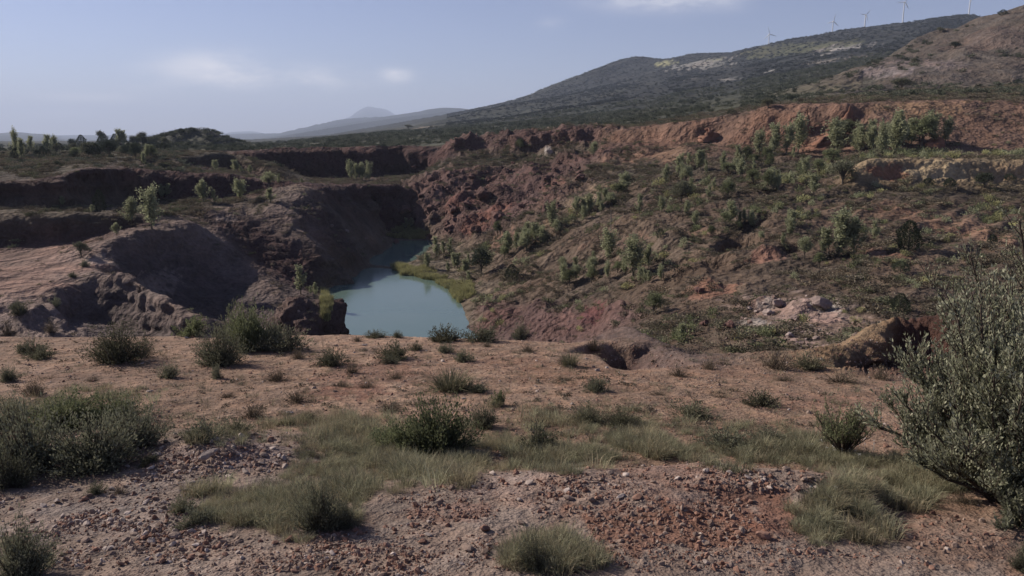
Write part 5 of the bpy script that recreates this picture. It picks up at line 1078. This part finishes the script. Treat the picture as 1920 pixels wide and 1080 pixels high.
# ------------------------------------------------------------------ the airy bush and the silver-leaved shrub on the right
def branchy(name, base, H, R, nb, ns, per, leaf, wd, m, seed, lean=(0, 0), low=.1, tmax=1.15):
    r = np.random.default_rng(seed); st, fo = Geo(), Geo(); ends = []
    for k in range(nb):
        a = r.random() * 6.283; t0 = r.uniform(.12, tmax); L_ = r.uniform(.5, 1.05)
        d = np.array([math.cos(a) * math.sin(t0) + lean[0], math.sin(a) * math.sin(t0) + lean[1], math.cos(t0) * H / R]); d = d * R * L_
        t = np.linspace(0, 1, 6)[:, None]; wob = np.cumsum(r.normal(0, .035 * R, (6, 3)), 0)
        P = np.array([math.cos(a), math.sin(a), 0]) * .05 * R + d * t + wob * t + np.array([0, 0, .12 * H]) * t * (1 - t)
        st.tube(P, np.linspace(.022, .006, 6) * R, 5)
        for _ in range(ns):
            q = r.uniform(low + .1, 1.0); i0 = int(q * 5 * .999); f = q * 5 - i0; p0 = P[i0] * (1 - f) + P[i0 + 1] * f
            sd = unit(unit(d) * .7 + rvec(1, r)[0] * .9 + np.array([0, 0, .75])); sl = r.uniform(.16, .34) * R
            tt_ = np.linspace(0, 1, 3)[:, None]; SPr = p0 + sd * sl * tt_ + np.array([0, 0, .06 * R]) * tt_ * tt_
            st.tube(SPr, np.linspace(.006, .0025, 3) * R, 3)
            c = max(2, int(per * r.uniform(.6, 1.3))); w0 = r.uniform(.05, 1.08, c)[:, None]
            C = p0 + sd * sl * w0 + np.array([0, 0, .06 * R]) * w0 * w0 + r.normal(0, .012 * R, (c, 3))
            fo.leaves(C, sd * 1.1 + rvec(c, r) * .9 + [0, 0, .35], r.uniform(.7, 1.3, c) * leaf, r.uniform(.7, 1.3, c) * wd, r)
    e = bpy.data.objects.new(name, None); COL.objects.link(e); e.location = base
    mesh_obj('stems', st.mesh('stems', M_TWIG, True), None, e); mesh_obj('foliage', fo.mesh('foliage', m), None, e); return e
c = hit(1580, 852); k = c.y / F
tag(branchy('airy_bush', c, 104 * k, 78 * k, 40, 12, 13, .030, .0075, M_GRN, 201, (0, 0), .2, 1.0), 'airy see-through bush standing in the right grass strip', B)
c = hit(1880, 940); k = c.y / F; base = Vector((c.x, c.y, c.z - .05))
tag(branchy('silver_shrub', base, 430 * k, 225 * k, 64, 38, 32, .060, .0115, M_OLV, 202, (-.12, .0), .0, 1.4), 'tall silver-leaved shrub at the right frame edge', 'shrub')
c = hit(1775, 880); k = c.y / F
tag(branchy('silver_shrub', c - Vector((0, 0, .05)), 240 * k, 110 * k, 40, 26, 28, .058, .011, M_OLV, 203, (-.1, 0), .0, 1.45), 'lower silver-leaved shrub at the left foot of the tall one', 'shrub')
c = hit(1960, 800); k = c.y / F
tag(branchy('silver_shrub', c - Vector((0, 0, .05)), 540 * k, 215 * k, 46, 26, 26, .062, .012, M_OLV, 204, (-.1, 0), .0, 1.4), 'silver-leaved shrub behind the tall one, cut by the right frame edge', 'shrub')

c = hit(1912, 985); k = c.y / F
tag(branchy('silver_shrub', c - Vector((0, 0, .05)), 150 * k, 105 * k, 26, 16, 22, .055, .011, M_OLV, 205, (-.1, 0), .0, 1.5), 'low silver-leaved shoots around the foot of the tall shrub', 'shrub')

# ------------------------------------------------------------------ wind turbines on the ridge
M_TURB = plain_mat('turbine_white', (.62, .63, .66), .5, .4)
def turbine(u, vhub, D, rpx, ang, label):
    p, s = ps(u, vhub); hub = Vector((p * D, D, s * D)); g = drop(hub.x, hub.y); base = Vector((hub.x, hub.y, g.z - 1)); H = hub.z - base.z; R = .85 * rpx * D / F
    e = bpy.data.objects.new('wind_turbine', None); COL.objects.link(e); e.location = base; tag(e, label, 'wind turbine', 'wind turbines on the ridge')
    gg = Geo(); zs = np.linspace(0, H, 6); gg.tube(np.column_stack([zs * 0, zs * 0 + 3.0, zs]), np.linspace(1.6, 1.0, 6), 14); mesh_obj('tower', gg.mesh('tower', M_TURB, True), None, e)
    gg = Geo(); ys = np.array([0, .3, 5.2, 5.6]); gg.tube(np.column_stack([ys * 0, ys, ys * 0 + H]), [.6, 1.5, 1.4, .7], 8); mesh_obj('nacelle', gg.mesh('nacelle', M_TURB, True), None, e)
    gg = Geo(); ys = np.array([-1.8, -1.2, -.4, .1]); gg.tube(np.column_stack([ys * 0, ys, ys * 0 + H]), [.1, .7, 1.0, 1.0], 8); hub_o = mesh_obj('hub', gg.mesh('hub', M_TURB, True), None, e)
    for k in range(3):
        a = math.radians(ang + 120 * k); d = np.array([math.sin(a), 0, math.cos(a)]); sd = np.array([math.cos(a), 0, -math.sin(a)]); gg = Geo()
        t = np.array([0, .08, .22, .6, 1.0]); ch = np.array([.5, .7, 1.15, .75, .2]); th = np.array([.5, .4, .22, .12, .05]); tw = np.array([0, .1, .5, .2, .05])
        V = []
        for q in range(5):
            o_ = np.array([0, -.8, H]) + d * t[q] * R; cx = sd * math.cos(tw[q]) + np.array([0, 1, 0]) * math.sin(tw[q]); cy = np.cross(d, cx)
            V += [o_ + cx * ch[q], o_ + cy * th[q], o_ - cx * ch[q], o_ - cy * th[q]]
        gg.add(np.array(V), np.array([[i * 4 + j, i * 4 + (j + 1) % 4, (i + 1) * 4 + (j + 1) % 4, (i + 1) * 4 + j] for i in range(4) for j in range(4)]))
        mesh_obj('blade', gg.mesh('blade', M_TURB, True), None, hub_o)
turbine(1443, 64, 2260, 16, -14, 'leftmost white wind turbine, standing apart lower on the ridge'); turbine(1563, 40, 2080, 15, 12, 'second wind turbine from the left on the ridge'); turbine(1624, 28, 2030, 13, 40, 'third wind turbine from the left on the ridge')
turbine(1697, 4, 1980, 17, 28, 'fourth wind turbine from the left, its blades at the top frame edge'); turbine(1822, -12, 1930, 17, 60, 'rightmost wind turbine, only its tower in the frame')
# bare post on the slope and mast on the far peak
c = hit(1145, 432); k = c.y / F; gg = Geo(); gg.tube([(0, 0, -.2), (.03, 0, 18 * k), (-.02, 0, 38 * k)], [.09, .07, .04], 6); e = mesh_obj('dead_tree_stem', gg.mesh('dead_tree_stem', M_DEAD, True)); e.location = c
tag(e, 'thin bare dead stem standing alone on the slope', 'dead tree')
gg = Geo()
for s_ in (-.35, .25, .5): gg.tube([(0, 0, 10 * k * (1 + s_)), (s_ * 1.2, .2, (14 + 6 * s_) * k * 1.4)], [.03, .012], 4)
mesh_obj('twig', gg.mesh('twig', M_DEAD, True), None, e)
p, s = ps(697, 206); D = 21990; b0 = drop(p * D, D); gg = Geo(); gg.tube([(0, 0, -5), (0, 0, 50), (0, 0, 95)], [6, 4, 2], 6); e = mesh_obj('radio_mast', gg.mesh('radio_mast', M_TURB, True)); e.location = b0
tag(e, 'tiny radio mast on the far blue peak', 'mast')
HAZE = 8.0e-5
# ------------------------------------------------------------------ haze
def box_mesh(name, lo, hi):
    x0, y0, z0 = lo; x1, y1, z1 = hi
    V = [(x0, y0, z0), (x1, y0, z0), (x1, y1, z0), (x0, y1, z0), (x0, y0, z1), (x1, y0, z1), (x1, y1, z1), (x0, y1, z1)]
    Fq = [(0, 3, 2, 1), (4, 5, 6, 7), (0, 1, 5, 4), (1, 2, 6, 5), (2, 3, 7, 6), (3, 0, 4, 7)]
    return raw_mesh(name, V, Fq, smooth=False)
m = mat('haze'); b = MN(m)
vol = b.n('ShaderNodeVolumePrincipled'); vol.inputs['Density'].default_value = HAZE; vol.inputs['Color'].default_value = (.65, .76, 1.0, 1); vol.inputs['Anisotropy'].default_value = .1
b.l(vol.outputs[0], b.out.inputs['Volume'])
tag(mesh_obj('haze', box_mesh('haze', (-33000, -300, -300), (33000, 30000, 900)), m), kind='stuff')
